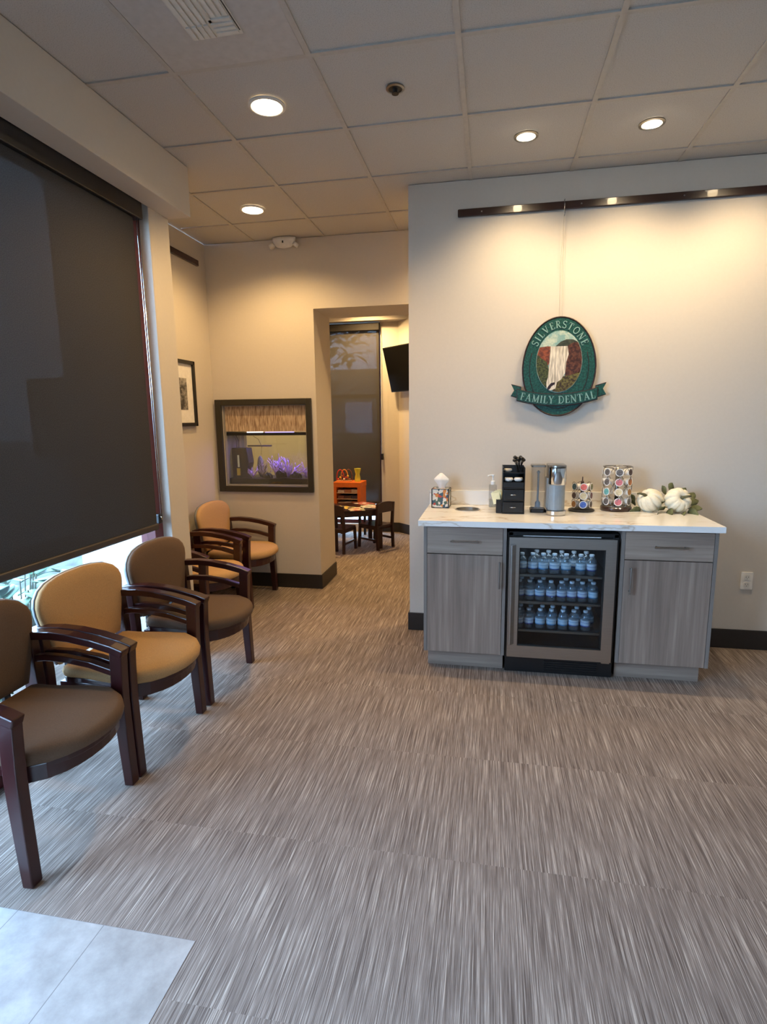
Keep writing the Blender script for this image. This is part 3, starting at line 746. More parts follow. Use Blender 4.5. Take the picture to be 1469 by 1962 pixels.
# ------------------------------------------------------------ outlet, framed picture
s = empty('wall_outlet', (1.643, YM, 0.462), 0, 'white duplex wall outlet right of the cabinet', 'outlet')
MB().prism(rrect(-0.036, 0.036, -0.058, 0.058, 0.006), 'y', -0.007, 0).build('cover_plate', M('outlet_plate', (240, 236, 228), 0.4), s, bevel=0.002)
for z in (-0.024, 0.024):
    f = MB().prism(rrect(-0.017, 0.017, z-0.017, z+0.017, 0.010), 'y', -0.010, -0.006).build('socket_face', m_white, s)
    MB().box(-0.008, -0.006, -0.0105, -0.0095, z-0.003, z+0.007).box(0.006, 0.008, -0.0105, -0.0095, z-0.003, z+0.007).box(-0.002, 0.002, -0.0105, -0.0095, z-0.011, z-0.007).build('socket_slots', m_blackp, f)
fp = empty('framed_picture', (-2.435, 4.02, 1.74), 0, 'black framed black and white picture with wide mat on alcove wall', 'picture')
mb = MB(); W2, H2, fw = 0.37, 0.262, 0.028
mb.box(0, 0.03, -W2, W2, H2-fw, H2); mb.box(0, 0.03, -W2, W2, -H2, -H2+fw); mb.box(0, 0.03, -W2, -W2+fw, -H2, H2); mb.box(0, 0.03, W2-fw, W2, -H2, H2)
mb.build('frame', m_blackframe, fp, bevel=0.002)
box(0.001, 0.012, -W2+fw, W2-fw, -H2+fw, H2-fw).build('mat_board', m_paper, fp)
box(0.011, 0.014, -0.25, 0.25, -0.13, 0.12).build('photo_print', carved('photo_print', (60, 58, 56), (170, 165, 158), 14), fp)

# ------------------------------------------------------------ armchairs
def seat_outline(x_back, side, bulge, s=1.0, n=10):
    pts = []
    # from back-left, clockwise in xy: back edge, right side, curved front, left side
    hb, hs = 0.205*s, side*s
    pts.append((x_back, -hb)); pts.append((x_back+0.02, -hb-0.012))
    for t in (0.25, 0.5, 0.75): pts.append((x_back+(-0.055-x_back)*t, -(hb+(hs-hb)*min(1, t*1.3))))
    for i in range(n+1):
        u = -1+2*i/n
        pts.append((-0.055+(bulge+0.055)*(1-abs(u)**2.3)**0.75, u*hs))
    for t in (0.75, 0.5, 0.25): pts.append((x_back+(-0.055-x_back)*t, (hb+(hs-hb)*min(1, t*1.3))))
    pts.append((x_back+0.02, hb+0.012)); pts.append((x_back, hb))
    return pts
def strip(pts, th):
    L = []; R_ = []; n = len(pts)
    for i in range(n):
        a = pts[max(i-1, 0)]; b = pts[min(i+1, n-1)]
        dx, dz = b[0]-a[0], b[1]-a[1]; l = math.hypot(dx, dz)
        t = th[i] if isinstance(th, (list, tuple)) else th
        L.append((pts[i][0]-dz/l*t/2, pts[i][1]+dx/l*t/2)); R_.append((pts[i][0]+dz/l*t/2, pts[i][1]-dx/l*t/2))
    return L+R_[::-1]
def make_chair(fab, nm):
    root = empty('waiting_room_armchair')
    # pads
    rings = []
    for (s, z, inn) in ((0.95, 0.395, 0.02), (1.0, 0.405, 0.0), (1.015, 0.425, -0.004), (0.995, 0.445, 0.004), (0.93, 0.456, 0.02), (0.75, 0.461, 0.08), (0.4, 0.463, 0.2)):
        o = seat_outline(-0.405+inn, 0.243, 0.105-inn, s)
        cx = -0.18
        rings.append([(cx+(x-cx)*(s if s < 0.9 else 1), y, z) for x, y in o])
    MB().loft(rings).build('seat', fab, root, smooth=True)
    sb = MB(); o = seat_outline(-0.40, 0.225, 0.085, 1.0)
    sb.prism(o, 'z', 0.375, 0.397)
    sb.box(-0.42, -0.04, -0.215, -0.185, 0.345, 0.378); sb.box(-0.42, -0.04, 0.185, 0.215, 0.345, 0.378)
    # bowed front rail
    pts = [(x, y) for x, y in seat_outline(-0.40, 0.235, 0.075)][5:16]
    inner = [(x-0.022, y) for x, y in pts]
    sb.prism(pts+inner[::-1], 'z', 0.335, 0.395)
    sb.build('seat_frame', m_cherry, root, bevel=0.003)
    # backrest
    out = [(0.208, 0.452), (0.222, 0.49), (0.242, 0.56), (0.263, 0.64), (0.277, 0.70), (0.279, 0.735), (0.268, 0.768), (0.238, 0.799), (0.190, 0.821), (0.12, 0.834), (0.05, 0.839)]
    full = [(y, z) for y, z in out]+[(-y, z) for y, z in out[::-1]]
    def bx(y, z): return -0.432-0.09*(z-0.43)+0.25*y*y
    cz = 0.62
    rings = []
    for s, dx in ((0.96, -0.012), (0.995, -0.006), (1.0, 0.004), (0.985, 0.014), (0.93, 0.022), (0.70, 0.026), (0.35, 0.027)):
        rings.append([(bx(y*s, cz+(z-cz)*s)+dx, y*s, cz+(z-cz)*s) for y, z in full])
    MB().loft(rings).build('backrest', fab, root, smooth=True)
    rings = [[(bx(y*s, cz+(z-cz)*s)+dx, y*s, cz+(z-cz)*s) for y, z in full] for s, dx in ((0.9, -0.030), (0.985, -0.026), (1.008, -0.014), (1.008, -0.008), (0.97, -0.006))]
    MB().loft(rings).build('back_shell', m_shell, root, smooth=True)
    MB().box(-0.455, -0.437, -0.14, -0.11, 0.36, 0.52).box(-0.455, -0.437, 0.11, 0.14, 0.36, 0.52).box(-0.454, -0.438, -0.125, 0.125, 0.485, 0.515).build('back_bracket', m_blackp, root, bevel=0.003)
    for q in (-1, 1):
        y0, y1 = (0.250*q-0.0225, 0.250*q+0.0225) if q < 0 else (0.250-0.0225, 0.250+0.0225)
        y0 += q*0.018; y1 += q*0.018
        fl = strip([(-0.020, 0.0), (-0.027, 0.15), (-0.033, 0.30), (-0.035, 0.38), (-0.034, 0.45), (-0.031, 0.52), (-0.028, 0.592)], [0.040, 0.046, 0.051, 0.053, 0.054, 0.054, 0.056])
        MB().prism(fl, 'y', y0, y1).build('leg', m_cherry, root, bevel=0.004)
        rl = strip([(-0.425, 0.0), (-0.430, 0.15), (-0.436, 0.32), (-0.441, 0.44), (-0.446, 0.55), (-0.450, 0.632)], [0.036, 0.045, 0.058, 0.066, 0.064, 0.060])
        MB().prism(rl, 'y', y0, y1).build('leg', m_cherry, root, bevel=0.004)
        am = strip([(-0.482, 0.630), (-0.42, 0.642), (-0.33, 0.648), (-0.24, 0.643), (-0.14, 0.628), (-0.05, 0.607), (0.004, 0.588)], 0.034)
        arm = MB().prism(am, 'y', y0-0.003, y1+0.003).build('armrest', m_cherry, root, bevel=0.005)
        lr = strip([(-0.44, 0.535), (-0.37, 0.546), (-0.28, 0.546), (-0.16, 0.530), (-0.045, 0.500)], 0.028)
        MB().prism(lr, 'y', y0+0.006, y1-0.006).build('side_rail', m_cherry, root, bevel=0.004)
    return root
m_shell = M('grey_back_shell', (120, 124, 128), 0.35)
tan = make_chair(m_tan, 'tan'); brn = make_chair(m_brown, 'brown')
def placec(o, x, y, label, rz=0.0):
    o.location = (x, y, 0.001); o.rotation_euler = (0, 0, rz); tag(o, label, 'armchair')
placec(brn, -1.455, 1.665, 'brown upholstered armchair nearest the camera, beside the tile floor')
placec(tan, -1.455, 2.258, 'tan upholstered armchair under the window between the two brown chairs')
placec(copy_tree(brn), -1.452, 2.880, 'brown upholstered armchair beside the wall pier, under the window end')
placec(copy_tree(tan), -1.885, 3.705, 'tan armchair just behind the wall pier, mostly hidden by the brown chair')
placec(copy_tree(tan), -1.87, 4.37, 'tan armchair in the far corner below the aquarium')

# ------------------------------------------------------------ coffee counter
YC = 3.25
def pull(parent, p0, p1, off=0.028):
    # bar pull between two posts in front of the face (at y = YC)
    a = Vector(p0); b = Vector(p1); d = (b-a).normalized()
    mb = MB(); o_ = Vector((0, -off, 0))
    mb.tube([a-d*0.012+o_, b+d*0.012+o_], 0.0048, 10)
    mb.tube([a, a+o_], 0.004, 8); mb.tube([b, b+o_], 0.004, 8)
    return mb.build('handle', m_nickel, parent, smooth=True, smooth_angle=50)
def cabinet(x0, x1, label, door_x, toe):
    r = empty('base_cabinet', ((x0+x1)/2, YC, 0), 0, label, 'cabinet'); ox = (x0+x1)/2
    def B(a, b, c, d, e, f): return MB().box(a-ox, b-ox, c-YC, d-YC, e, f)
    mb = MB(); mb.box(x0-ox, x0+0.019-ox, 0.0, 0.61, 0.112, 0.892); mb.box(x1-0.019-ox, x1-ox, 0.0, 0.61, 0.112, 0.892)
    mb.box(x0+0.019-ox, x1-0.019-ox, 0.022, 0.61, 0.112, 0.13); mb.box(x0+0.019-ox, x1-0.019-ox, 0.022, 0.61, 0.87, 0.892); mb.box(x0+0.019-ox, x1-0.019-ox, 0.59, 0.61, 0.13, 0.87)
    mb.build('cabinet_box', m_lamplain, r)
    B(toe[0], toe[1], YC+0.065, YC+0.60, 0.001, 0.112).build('toe_kick', m_lamh, r)
    a, b = x0+0.021, x1-0.021
    d = B(a, b, YC, YC+0.019, 0.729, 0.888).build('drawer', m_lamh, r, bevel=0.0012)
    dd = B(a, b, YC, YC+0.019, 0.114, 0.724).build('door', m_lamv, r, bevel=0.0012)
    return r, d, dd
c1, dr, do = cabinet(-0.377, 0.105, 'grey oak base cabinet left of the drinks fridge', 0, (-0.357, 0.100))
ox = (-0.377+0.105)/2
pull(dr, (-0.205-ox, 0, 0.808), (-0.065-ox, 0, 0.808)); pull(do, (0.068-ox, 0, 0.545), (0.068-ox, 0, 0.680))
c2, dr, do = cabinet(0.732, 1.228, 'grey oak base cabinet right of the drinks fridge', 0, (0.745, 1.205))
ox = (0.732+1.228)/2
pull(dr, (0.912-ox, 0, 0.806), (1.06-ox, 0, 0.806)); pull(do, (0.786-ox, 0, 0.545), (0.786-ox, 0, 0.675))
# countertop with a round waste hole
ct = empty('countertop', (0.42, 3.54, 0.915), 0, 'white veined quartz countertop with short backsplash', 'countertop')
slab = box(-0.825, 0.823, -0.33, 0.329, -0.0165, 0.0165).build('counter_slab', m_marble, ct, bevel=0.003)
HX, HY, HR = -0.137-0.42, 3.655-3.54, 0.075
# split slab around the hole: build as ring polygon instead of boolean
bpy.data.objects.remove(slab)
mb = MB(); bm = mb.bm; n = 40
def ringv(z):
    inner = [bm.verts.new((HX+HR*math.cos(2*PI*i/n), HY+HR*math.sin(2*PI*i/n), z)) for i in range(n)]
    outer = []
    for i in range(n):
        t = 2*PI*i/n; dx, dy = math.cos(t), math.sin(t); L = 0.17
        k = L/max(abs(dx), abs(dy)); outer.append((HX+dx*k, HY+dy*k))
    return inner, [bm.verts.new((x, y, z)) for x, y in outer]
ti, to = ringv(0.0165); bi, bo = ringv(-0.0165)
for i in range(n):
    j = (i+1) % n
    bm.faces.new((ti[i], ti[j], to[j], to[i])); bm.faces.new((bi[j], bi[i], bo[i], bo[j])); bm.faces.new((ti[j], ti[i], bi[i], bi[j]))
sx0, sx1, sy0, sy1 = HX-0.17, HX+0.17, HY-0.17, HY+0.17
mb.box(-0.825, sx0, -0.33, 0.329, -0.0165, 0.0165); mb.box(sx1, 0.823, -0.33, 0.329, -0.0165, 0.0165)
mb.box(sx0, sx1, -0.33, sy0, -0.0165, 0.0165); mb.box(sx0, sx1, sy1, 0.329, -0.0165, 0.0165)
slab = mb.build('counter_slab', m_marble, ct)
box(-0.825, 0.823, 0.309, 0.329, 0.0168, 0.115).build('backsplash', m_marble, ct, bevel=0.002)
MB().lathe([(HR, -0.016), (HR, 0.0175), (HR+0.006, 0.0185), (HR+0.006, 0.0195), (HR-0.003, 0.0195), (HR-0.003, -0.016), (HR, -0.016)], c=(HX, HY, 0), n=40).build('steel_grommet', m_steel, ct, smooth=True, smooth_angle=40)
bn = tag(MB().lathe([(0.0, -0.30), (0.066, -0.30), (0.066, -0.004), (0.060, 0.000), (0.0, -0.003)], n=32).build('waste_bin', M('waste_bin_grey', (190, 190, 188), 0.5), smooth=True, smooth_angle=40), 'grey waste bin seen through the round hole in the countertop', 'waste bin')
bn.location = (0.42+HX, 3.54+HY, 0.908)

# fridge
fr = empty('drinks_fridge', (0.415, YC, 0.0), 0, 'stainless glass door drinks fridge full of water bottles', 'fridge')
m_inner = M('fridge_interior', (58, 60, 64), 0.5)
FX0, FX1 = 0.120, 0.722
def FB(a, b, c, d, e, f): return MB().box(a-0.415, b-0.415, c-YC, d-YC, e, f)
mb = MB()
for q in ((FX0-0.010, FX0+0.022, 3.275, 3.84, 0.10, 0.862), (FX1-0.022, FX1+0.003, 3.275, 3.84, 0.10, 0.862), (FX0, FX1, 3.275, 3.84, 0.845, 0.866), (FX0, FX1, 3.275, 3.84, 0.10, 0.135), (FX0, FX1, 3.80, 3.84, 0.10, 0.862)):
    mb.box(q[0]-0.415, q[1]-0.415, q[2]-YC, q[3]-YC, q[4], q[5])
mb.build('fridge_body', m_blackp, fr)
mb = MB(); mb.box(FX0+0.022-0.415, FX0+0.028-0.415, 0.03, 0.55, 0.135, 0.845); mb.box(FX1-0.028-0.415, FX1-0.022-0.415, 0.03, 0.55, 0.135, 0.845); mb.box(FX0+0.028-0.415, FX1-0.028-0.415, 0.54, 0.55, 0.135, 0.845); mb.box(FX0+0.028-0.415, FX1-0.028-0.415, 0.03, 0.54, 0.135, 0.141)
mb.build('interior_liner', m_inner, fr)
gk = FB(FX0-0.008, FX1+0.002, 3.285, 3.30, 0.004, 0.098).build('kick_grille', m_blackp, fr)
for k in range(5): FB(FX0+0.22, FX1-0.08, 3.279, 3.286, 0.020+k*0.014, 0.026+k*0.014).build('grille_louvre', m_blackp, gk)
# door: frame with recessed handle strip on the left
dx0, dx1, dz0, dz1 = 0.120, 0.706, 0.118, 0.842
gx0, gx1, gz0, gz1 = 0.178, 0.648, 0.190, 0.782
df = MB()
y0, y1 = 3.228, 3.268
for q in ((dx0, gx0, dz0, dz1), (gx1, dx1, dz0, dz1), (gx0, gx1, gz1, dz1), (gx0, gx1, dz0, gz0)):
    df.box(q[0]-0.415, q[1]-0.415, y0-YC, y1-YC, q[2], q[3])
door = df.build('fridge_door', m_steel, fr)
MB().prism([(p[0]-0.415, p[1]-YC) for p in ((0.148, 3.228), (0.128, 3.205), (0.136, 3.199), (0.158, 3.222), (0.158, 3.228))], 'z', 0.200, 0.800).build('door_handle', m_steel, door, bevel=0.001)
FB(gx0, gx1, 3.240, 3.246, gz0, gz1).build('door_glass', m_fridgeglass, door)
mb = MB()
for q in ((gx0, gx0+0.006, gz0, gz1), (gx1-0.006, gx1, gz0, gz1), (gx0, gx1, gz1-0.006, gz1), (gx0, gx1, gz0, gz0+0.006)):
    mb.box(q[0]-0.415, q[1]-0.415, 3.239-YC, 3.262-YC, q[2], q[3])
mb.build('door_gasket', m_blackp, door)
FB(0.655, 0.700, 3.235, 3.262, 0.108, 0.117).build('door_hinge', m_steel, door)
SHZ = (0.612, 0.448, 0.272)
SHZ = (0.610, 0.445, 0.270)
for z in SHZ:
    sh_ = FB(0.150, 0.694, 3.30, 3.78, z-0.010, z-0.006).build('shelf', m_clearp, fr)
    FB(0.150, 0.694, 3.288, 3.302, z-0.014, z-0.001).build('shelf_trim', m_nickel, sh_, bevel=0.001)
fl_ = bpy.data.lights.new('fridge_fill_light', 'AREA'); fl_.shape = 'RECTANGLE'; fl_.size = 0.4; fl_.size_y = 0.03; fl_.energy = 0.35; fl_.color = (0.75, 0.88, 1.0)  # added fill for the dark fridge interior, stands for no known lamp
flo = bpy.data.objects.new('fridge_fill_light', fl_); COL.objects.link(flo); flo.parent = fr; flo.location = (0, 0.05, 0.838)
FB(0.2, 0.63, 3.285, 3.315, 0.8395, 0.846).build('fill_light_strip', E_('fridge_fill_glow', (0.75, 0.88, 1.0), 0.25), fr)  # glowing strip added as a source for the interior fill

# bottles
def labelmat(name, c1, c2, c3):
    m, n, b = newmat(name); mp = mapping(n, (1, 1, 1)); s = n.nodes.new('ShaderNodeSeparateXYZ'); n.links.new(mp.outputs[0], s.inputs[0])
    r = ramp(n, [(0.0, lin(c2)), (0.028/0.12, lin(c2)), (0.034/0.12, lin(c1)), (0.050/0.12, lin(c3)), (0.053/0.12, lin(c1))]); 
    r.color_ramp.interpolation = 'CONSTANT'
    k = n.nodes.new('ShaderNodeMath'); k.operation = 'DIVIDE'; k.inputs[1].default_value = 0.12
    n.links.new(s.outputs['Z'], k.inputs[0]); n.links.new(k.outputs[0], r.inputs[0]); n.links.new(r.outputs[0], b.inputs['Base Color']); b.inputs['Roughness'].default_value = 0.3
    return m
LBL = [labelmat('blue_label', (222, 230, 236), (52, 92, 158), (120, 160, 190)), labelmat('light_blue_label', (214, 228, 236), (64, 142, 190), (150, 190, 210)), labelmat('violet_label', (226, 230, 238), (70, 74, 150), (140, 150, 190))]
protos = []
for lm in LBL:
    t = empty('water_bottle')
    MB().lathe([(0.0, 0.004), (0.020, 0.0), (0.026, 0.004), (0.028, 0.012), (0.0265, 0.022), (0.0285, 0.030), (0.0285, 0.062), (0.0275, 0.066), (0.0285, 0.072), (0.026, 0.088), (0.017, 0.100), (0.012, 0.106), (0.0115, 0.112), (0.0, 0.112)], n=18).build('bottle_body', m_water, t, smooth=True)
    MB().lathe([(0.0288, 0.028), (0.0291, 0.030), (0.0291, 0.062), (0.0288, 0.064)], n=18).build('bottle_label', lm, t, smooth=True)
    MB().lathe([(0.0135, 0.1085), (0.0140, 0.110), (0.0140, 0.1195), (0.0125, 0.121), (0.0, 0.121)], n=14).build('bottle_cap', m_cap, t, smooth=True, smooth_angle=40)
    protos.append(t)
used = [0, 0, 0]
def bottle(kind, x, y, z, label, group):
    if not used[kind]: o = protos[kind]; used[kind] = 1
    else: o = copy_tree(protos[kind])
    o.location = (x, y, z); o.rotation_euler = (0, 0, 0.0); tag(o, label, 'bottle', group)
rows = [
 (SHZ[0]-0.0008, [0.200, 0.262, 0.322, 0.386, 0.452, 0.534, 0.594], [0, 0, 1, 0, 1, 1, 2], [0.285, 0.355, 0.43, 0.50, 0.57], 'top', 0.075),
 (SHZ[1]-0.0008, [0.190, 0.249, 0.308, 0.372, 0.432, 0.490, 0.549, 0.610], [2, 0, 0, 2, 2, 2, 2, 1], [0.20, 0.26, 0.33, 0.46, 0.53, 0.60], 'middle', 0.065),
 (SHZ[2]-0.0008, [0.190, 0.249, 0.315, 0.380, 0.446, 0.508, 0.575], [0, 2, 1, 1, 1, 0, 2], [0.20, 0.26, 0.33, 0.39, 0.455, 0.53, 0.60], 'bottom', 0.065)]
for z, xs, ks, xb, nm, dy in rows:
    ordn = ['first', 'second', 'third', 'fourth', 'fifth', 'sixth', 'seventh', 'eighth']
    for i, (x, k) in enumerate(zip(xs, ks)): bottle(k, x*1.0, 3.335, z, '%s labelled water bottle, %s from left, front row of %s fridge shelf' % (('blue', 'pale blue', 'violet')[k], ordn[i], nm), 'front row bottles on the %s fridge shelf' % nm)
    for i, x in enumerate(xb): bottle(0, x+0.004, 3.335+dy, z, 'water bottle, %s from left, in rear row of %s fridge shelf' % (ordn[i], nm), 'rear row bottles on the %s fridge shelf' % nm)

# ------------------------------------------------------------ counter things
CT = 0.9325
t = empty('tissue_box', (-0.315, 3.735, CT), math.radians(-3), 'patterned cube tissue box at left end of the counter', 'tissue box')
def pattern():
    m, n, b = newmat('leafy_tissue_box_print'); mp = mapping(n, (1, 1, 1), (3, 1, 2)); v = n.nodes.new('ShaderNodeTexVoronoi'); v.inputs['Scale'].default_value = 55; n.links.new(mp.outputs[0], v.inputs['Vector'])
    s = n.nodes.new('ShaderNodeSeparateColor'); n.links.new(v.outputs['Color'], s.inputs[0])
    r = ramp(n, [(0.0, lin((226, 220, 206))), (0.35, lin((60, 84, 96))), (0.55, lin((222, 214, 200))), (0.68, lin((206, 130, 60))), (0.8, lin((70, 96, 84))), (0.92, lin((190, 70, 56)))]); r.color_ramp.interpolation = 'CONSTANT'
    n.links.new(s.outputs[0], r.inputs[0]); n.links.new(r.outputs[0], b.inputs['Base Color']); b.inputs['Roughness'].default_value = 0.4
    return m
box(-0.055, 0.055, -0.055, 0.055, 0.001, 0.125).build('box_body', pattern(), t, bevel=0.002)
mb = MB()
for x in (-0.055, 0.055):
    for y in (-0.055, 0.055): mb.box(x-0.003, x+0.003, y-0.003, y+0.003, 0.0005, 0.126)
for z in (0.002, 0.125):
    for q in (-0.055, 0.055): mb.box(-0.055, 0.055, q-0.003, q+0.003, z-0.0015, z+0.002); mb.box(q-0.003, q+0.003, -0.055, 0.055, z-0.0015, z+0.002)
mb.build('box_edges', m_blackp, t)
rings = []
for k, (s_, z) in enumerate(((0.020, 0.124), (0.022, 0.135), (0.030, 0.155), (0.046, 0.178), (0.044, 0.190), (0.026, 0.208), (0.008, 0.226))):
    rings.append([(s_*math.cos(2*PI*i/20)*(1+0.22*math.cos(3*2*PI*i/20+k*0.3)), 0.55*s_*math.sin(2*PI*i/20)*(1+0.25*math.cos(4*2*PI*i/20)), z) for i in range(20)])
MB().loft(rings).build('tissue', m_paper, t, smooth=True)
t = empty('soap_dispenser', (0.024, 3.765, CT), 0, 'clear pump bottle with white pump top on the counter', 'dispenser')
MB().prism(rrect(-0.026, 0.026, -0.018, 0.018, 0.012), 'z', 0.001, 0.150).build('bottle_body', m_clearp, t, bevel=0.006)
MB().prism(rrect(-0.022, 0.022, -0.015, 0.015, 0.010), 'z', 0.004, 0.05).build('liquid', glassy('soap_liquid', (0.85, 0.88, 0.85), 0.02, 0.1, body=0.3, bodycol=(0.75, 0.78, 0.72)), t)
MB().lathe([(0.0145, 0.150), (0.0145, 0.172), (0.006, 0.176), (0.005, 0.205), (0.010, 0.207), (0.010, 0.216), (0, 0.217)], n=18).tube([(0, 0, 0.212), (-0.022, -0.01, 0.212), (-0.034, -0.015, 0.208)], 0.0045, 8).build('pump', m_cap, t, smooth=True, smooth_angle=50)

t = empty('condiment_organizer', (0.147, 3.61, CT), 0, 'tall black organizer with drawers for cups and packets', 'organizer')
mb = MB()
mb.box(-0.067, -0.063, -0.11, 0.11, 0.001, 0.285); mb.box(0.063, 0.067, -0.11, 0.11, 0.001, 0.285); mb.box(-0.063, 0.063, 0.106, 0.11, 0.001, 0.285)
for z in (0.001, 0.078, 0.155, 0.200, 0.245): mb.box(-0.063, 0.063, -0.11+0.0 if z < 0.2 else -0.06, 0.106, z, z+0.005)
mb.box(-0.063, 0.063, -0.0, 0.004, 0.245, 0.29)
mb.build('organizer_case', m_blackp, t)
for z in (0.008, 0.085):
    d = box(-0.061, 0.061, -0.114, 0.10, z, z+0.066).build('drawer', m_blackp, t, bevel=0.003)
    MB().lathe([(0.003, 0), (0.004, -0.010), (0.0, -0.012)], c=(-0.004, -0.114, z+0.034), n=8, axis='y').tube([(-0.020, -0.121, z+0.034), (0.015, -0.121, z+0.034)], 0.003, 8).build('drawer_pull', m_chrome, d, smooth=True)
box(-0.061, 0.061, -0.112, -0.108, 0.162, 0.196).build('bin_front', m_blackp, t, bevel=0.002)
def stack(name, x, y, z, label, group):
    b = MB()
    b.lathe([(0.0, 0), (0.020, 0), (0.022, 0.004), (0.026, 0.006), (0.027, 0.012), (0.024, 0.020), (0.0, 0.021)], c=(0, 0, 0), n=20)
    o = tag(b.build(name, m_paper, smooth=True, smooth_angle=50), label, 'lid', group); o.location = (x, y, z); return o
stack('cup_lid', 0.117, 3.535, 1.1325, 'white cup lid at left in the open bin of the black organizer', 'cup lids on the black organizer')
stack('cup_lid', 0.176, 3.540, 1.1325, 'white cup lid at right in the open bin of the black organizer', 'cup lids on the black organizer')
stack('cup_lid', 0.113, 3.600, 1.183, 'white cup lid on the top left of the black organizer', 'cup lids on the black organizer')
t = empty('coffee_stirrers', (0.178, 3.575, 1.1830), 0, 'bunch of black stirrers with round ends on top of the organizer', 'stirrers')
for k in range(9):
    a = -0.55+k*0.14; px, py = 0.02*math.sin(a), 0.010*((k % 3)-1)
    L = 0.075+0.006*((k*7) % 4)
    mb = MB().tube([(px*0.3, py, 0.002), (px+L*math.sin(a)*0.45, py, L)], 0.0026, 6)
    mb.lathe([(0, -0.012), (0.010, -0.006), (0.012, 0.0), (0.010, 0.006), (0, 0.012)], c=(px+L*math.sin(a)*0.45, py, L), n=10)
    mb.build('stirrer', m_blackp, t, smooth=True)
t = empty('packet_holder', (0.062, 3.60, CT), 0, 'low black side bin holding packets against the tall organizer', 'holder')
mb = MB(); mb.box(-0.018, -0.015, -0.085, 0.085, 0.001, 0.085); mb.box(0.013, 0.016, -0.085, 0.085, 0.001, 0.085); mb.box(-0.015, 0.013, -0.085, -0.082, 0.001, 0.085); mb.box(-0.015, 0.013, 0.082, 0.085, 0.001, 0.085); mb.box(-0.015, 0.013, -0.082, 0.082, 0.001, 0.005)
mb.build('holder_bin', m_blackp, t)
m_yel = M('pale_yellow_packet', (232, 224, 178), 0.6)
for k in range(7):
    b = box(-0.001, 0.001, -0.026, 0.026, 0, 0.075)
    b.xf(Matrix.Translation((0.052+0.0035*k, 3.535+0.018*k, CT+0.058)) @ Matrix.Rotation(-0.25+0.05*k, 4, 'Y') @ Matrix.Rotation(0.3*((k % 3)-1), 4, 'X') @ Matrix.Rotation(1.2, 4, 'Z'))
    tag(b.build('sweetener_packet', m_yel), 'pale yellow packet in the side bin, %s counted from the front' % ('first', 'second', 'third', 'fourth', 'fifth', 'sixth', 'seventh')[k], 'packet', 'packets in the side bin')

# coffee maker
t = empty('coffee_maker', (0.400, 3.56, CT), 0, 'silver and grey single serve coffee maker with clear water tank', 'coffee maker')
MB().prism(rrect(-0.054, 0.056, -0.03, 0.10, 0.02), 'z', 0.03, 0.22).build('body', m_greytr, t, bevel=0.004)
MB().prism([(0.058*math.cos(a_), -0.055+0.052*math.sin(a_)) for a_ in [PI*k/12 for k in range(12, 25)]]+[(0.058, 0.09), (-0.058, 0.09)], 'z', 0.001, 0.030).build('drip_base', m_chrome, t, bevel=0.004)
MB().prism([(0.050*math.cos(a_), -0.055+0.045*math.sin(a_)) for a_ in [PI*k/12 for k in range(12, 25)]]+[(0.050, -0.03), (-0.050, -0.03)], 'z', 0.030, 0.185).build('front_panel', m_greytr, t, bevel=0.004)
MB().lathe([(0.050, 0.185), (0.052, 0.190), (0.052, 0.285), (0.044, 0.290), (0, 0.290)], c=(0.004, -0.045, 0), n=36).build('brew_head', m_chrome, t, smooth=True, smooth_angle=40)
MB().prism(rrect(-0.050, 0.058, -0.04, 0.10, 0.02), 'z', 0.22, 0.302).build('rear_housing', m_steel, t, bevel=0.006)
MB().lathe([(0.052, 0.290), (0.050, 0.300), (0.030, 0.305), (0.0, 0.305)], c=(0.004, -0.045, 0), n=32).build('top_lid', m_nickel, t, smooth=True, smooth_angle=40)
wt = MB(); wt.prism(rrect(-0.142, -0.060, 0.0, 0.10, 0.014), 'z', 0.022, 0.285); tank = wt.build('water_tank', m_clearp, t, bevel=0.003)
MB().prism(rrect(-0.145, -0.058, -0.003, 0.103, 0.014), 'z', 0.283, 0.296).build('tank_lid', m_nickel, tank, bevel=0.003)
MB().prism(rrect(-0.145, -0.058, -0.003, 0.103, 0.014), 'z', 0.001, 0.022).build('tank_base', m_blackp, tank, bevel=0.003)
MB().lathe([(0.016, 0.03), (0.016, 0.06), (0.006, 0.07), (0.006, 0.24), (0.012, 0.25), (0.0, 0.262)], c=(-0.10, 0.045, 0), n=16).build('tank_filter', m_greytr, tank, smooth=True)

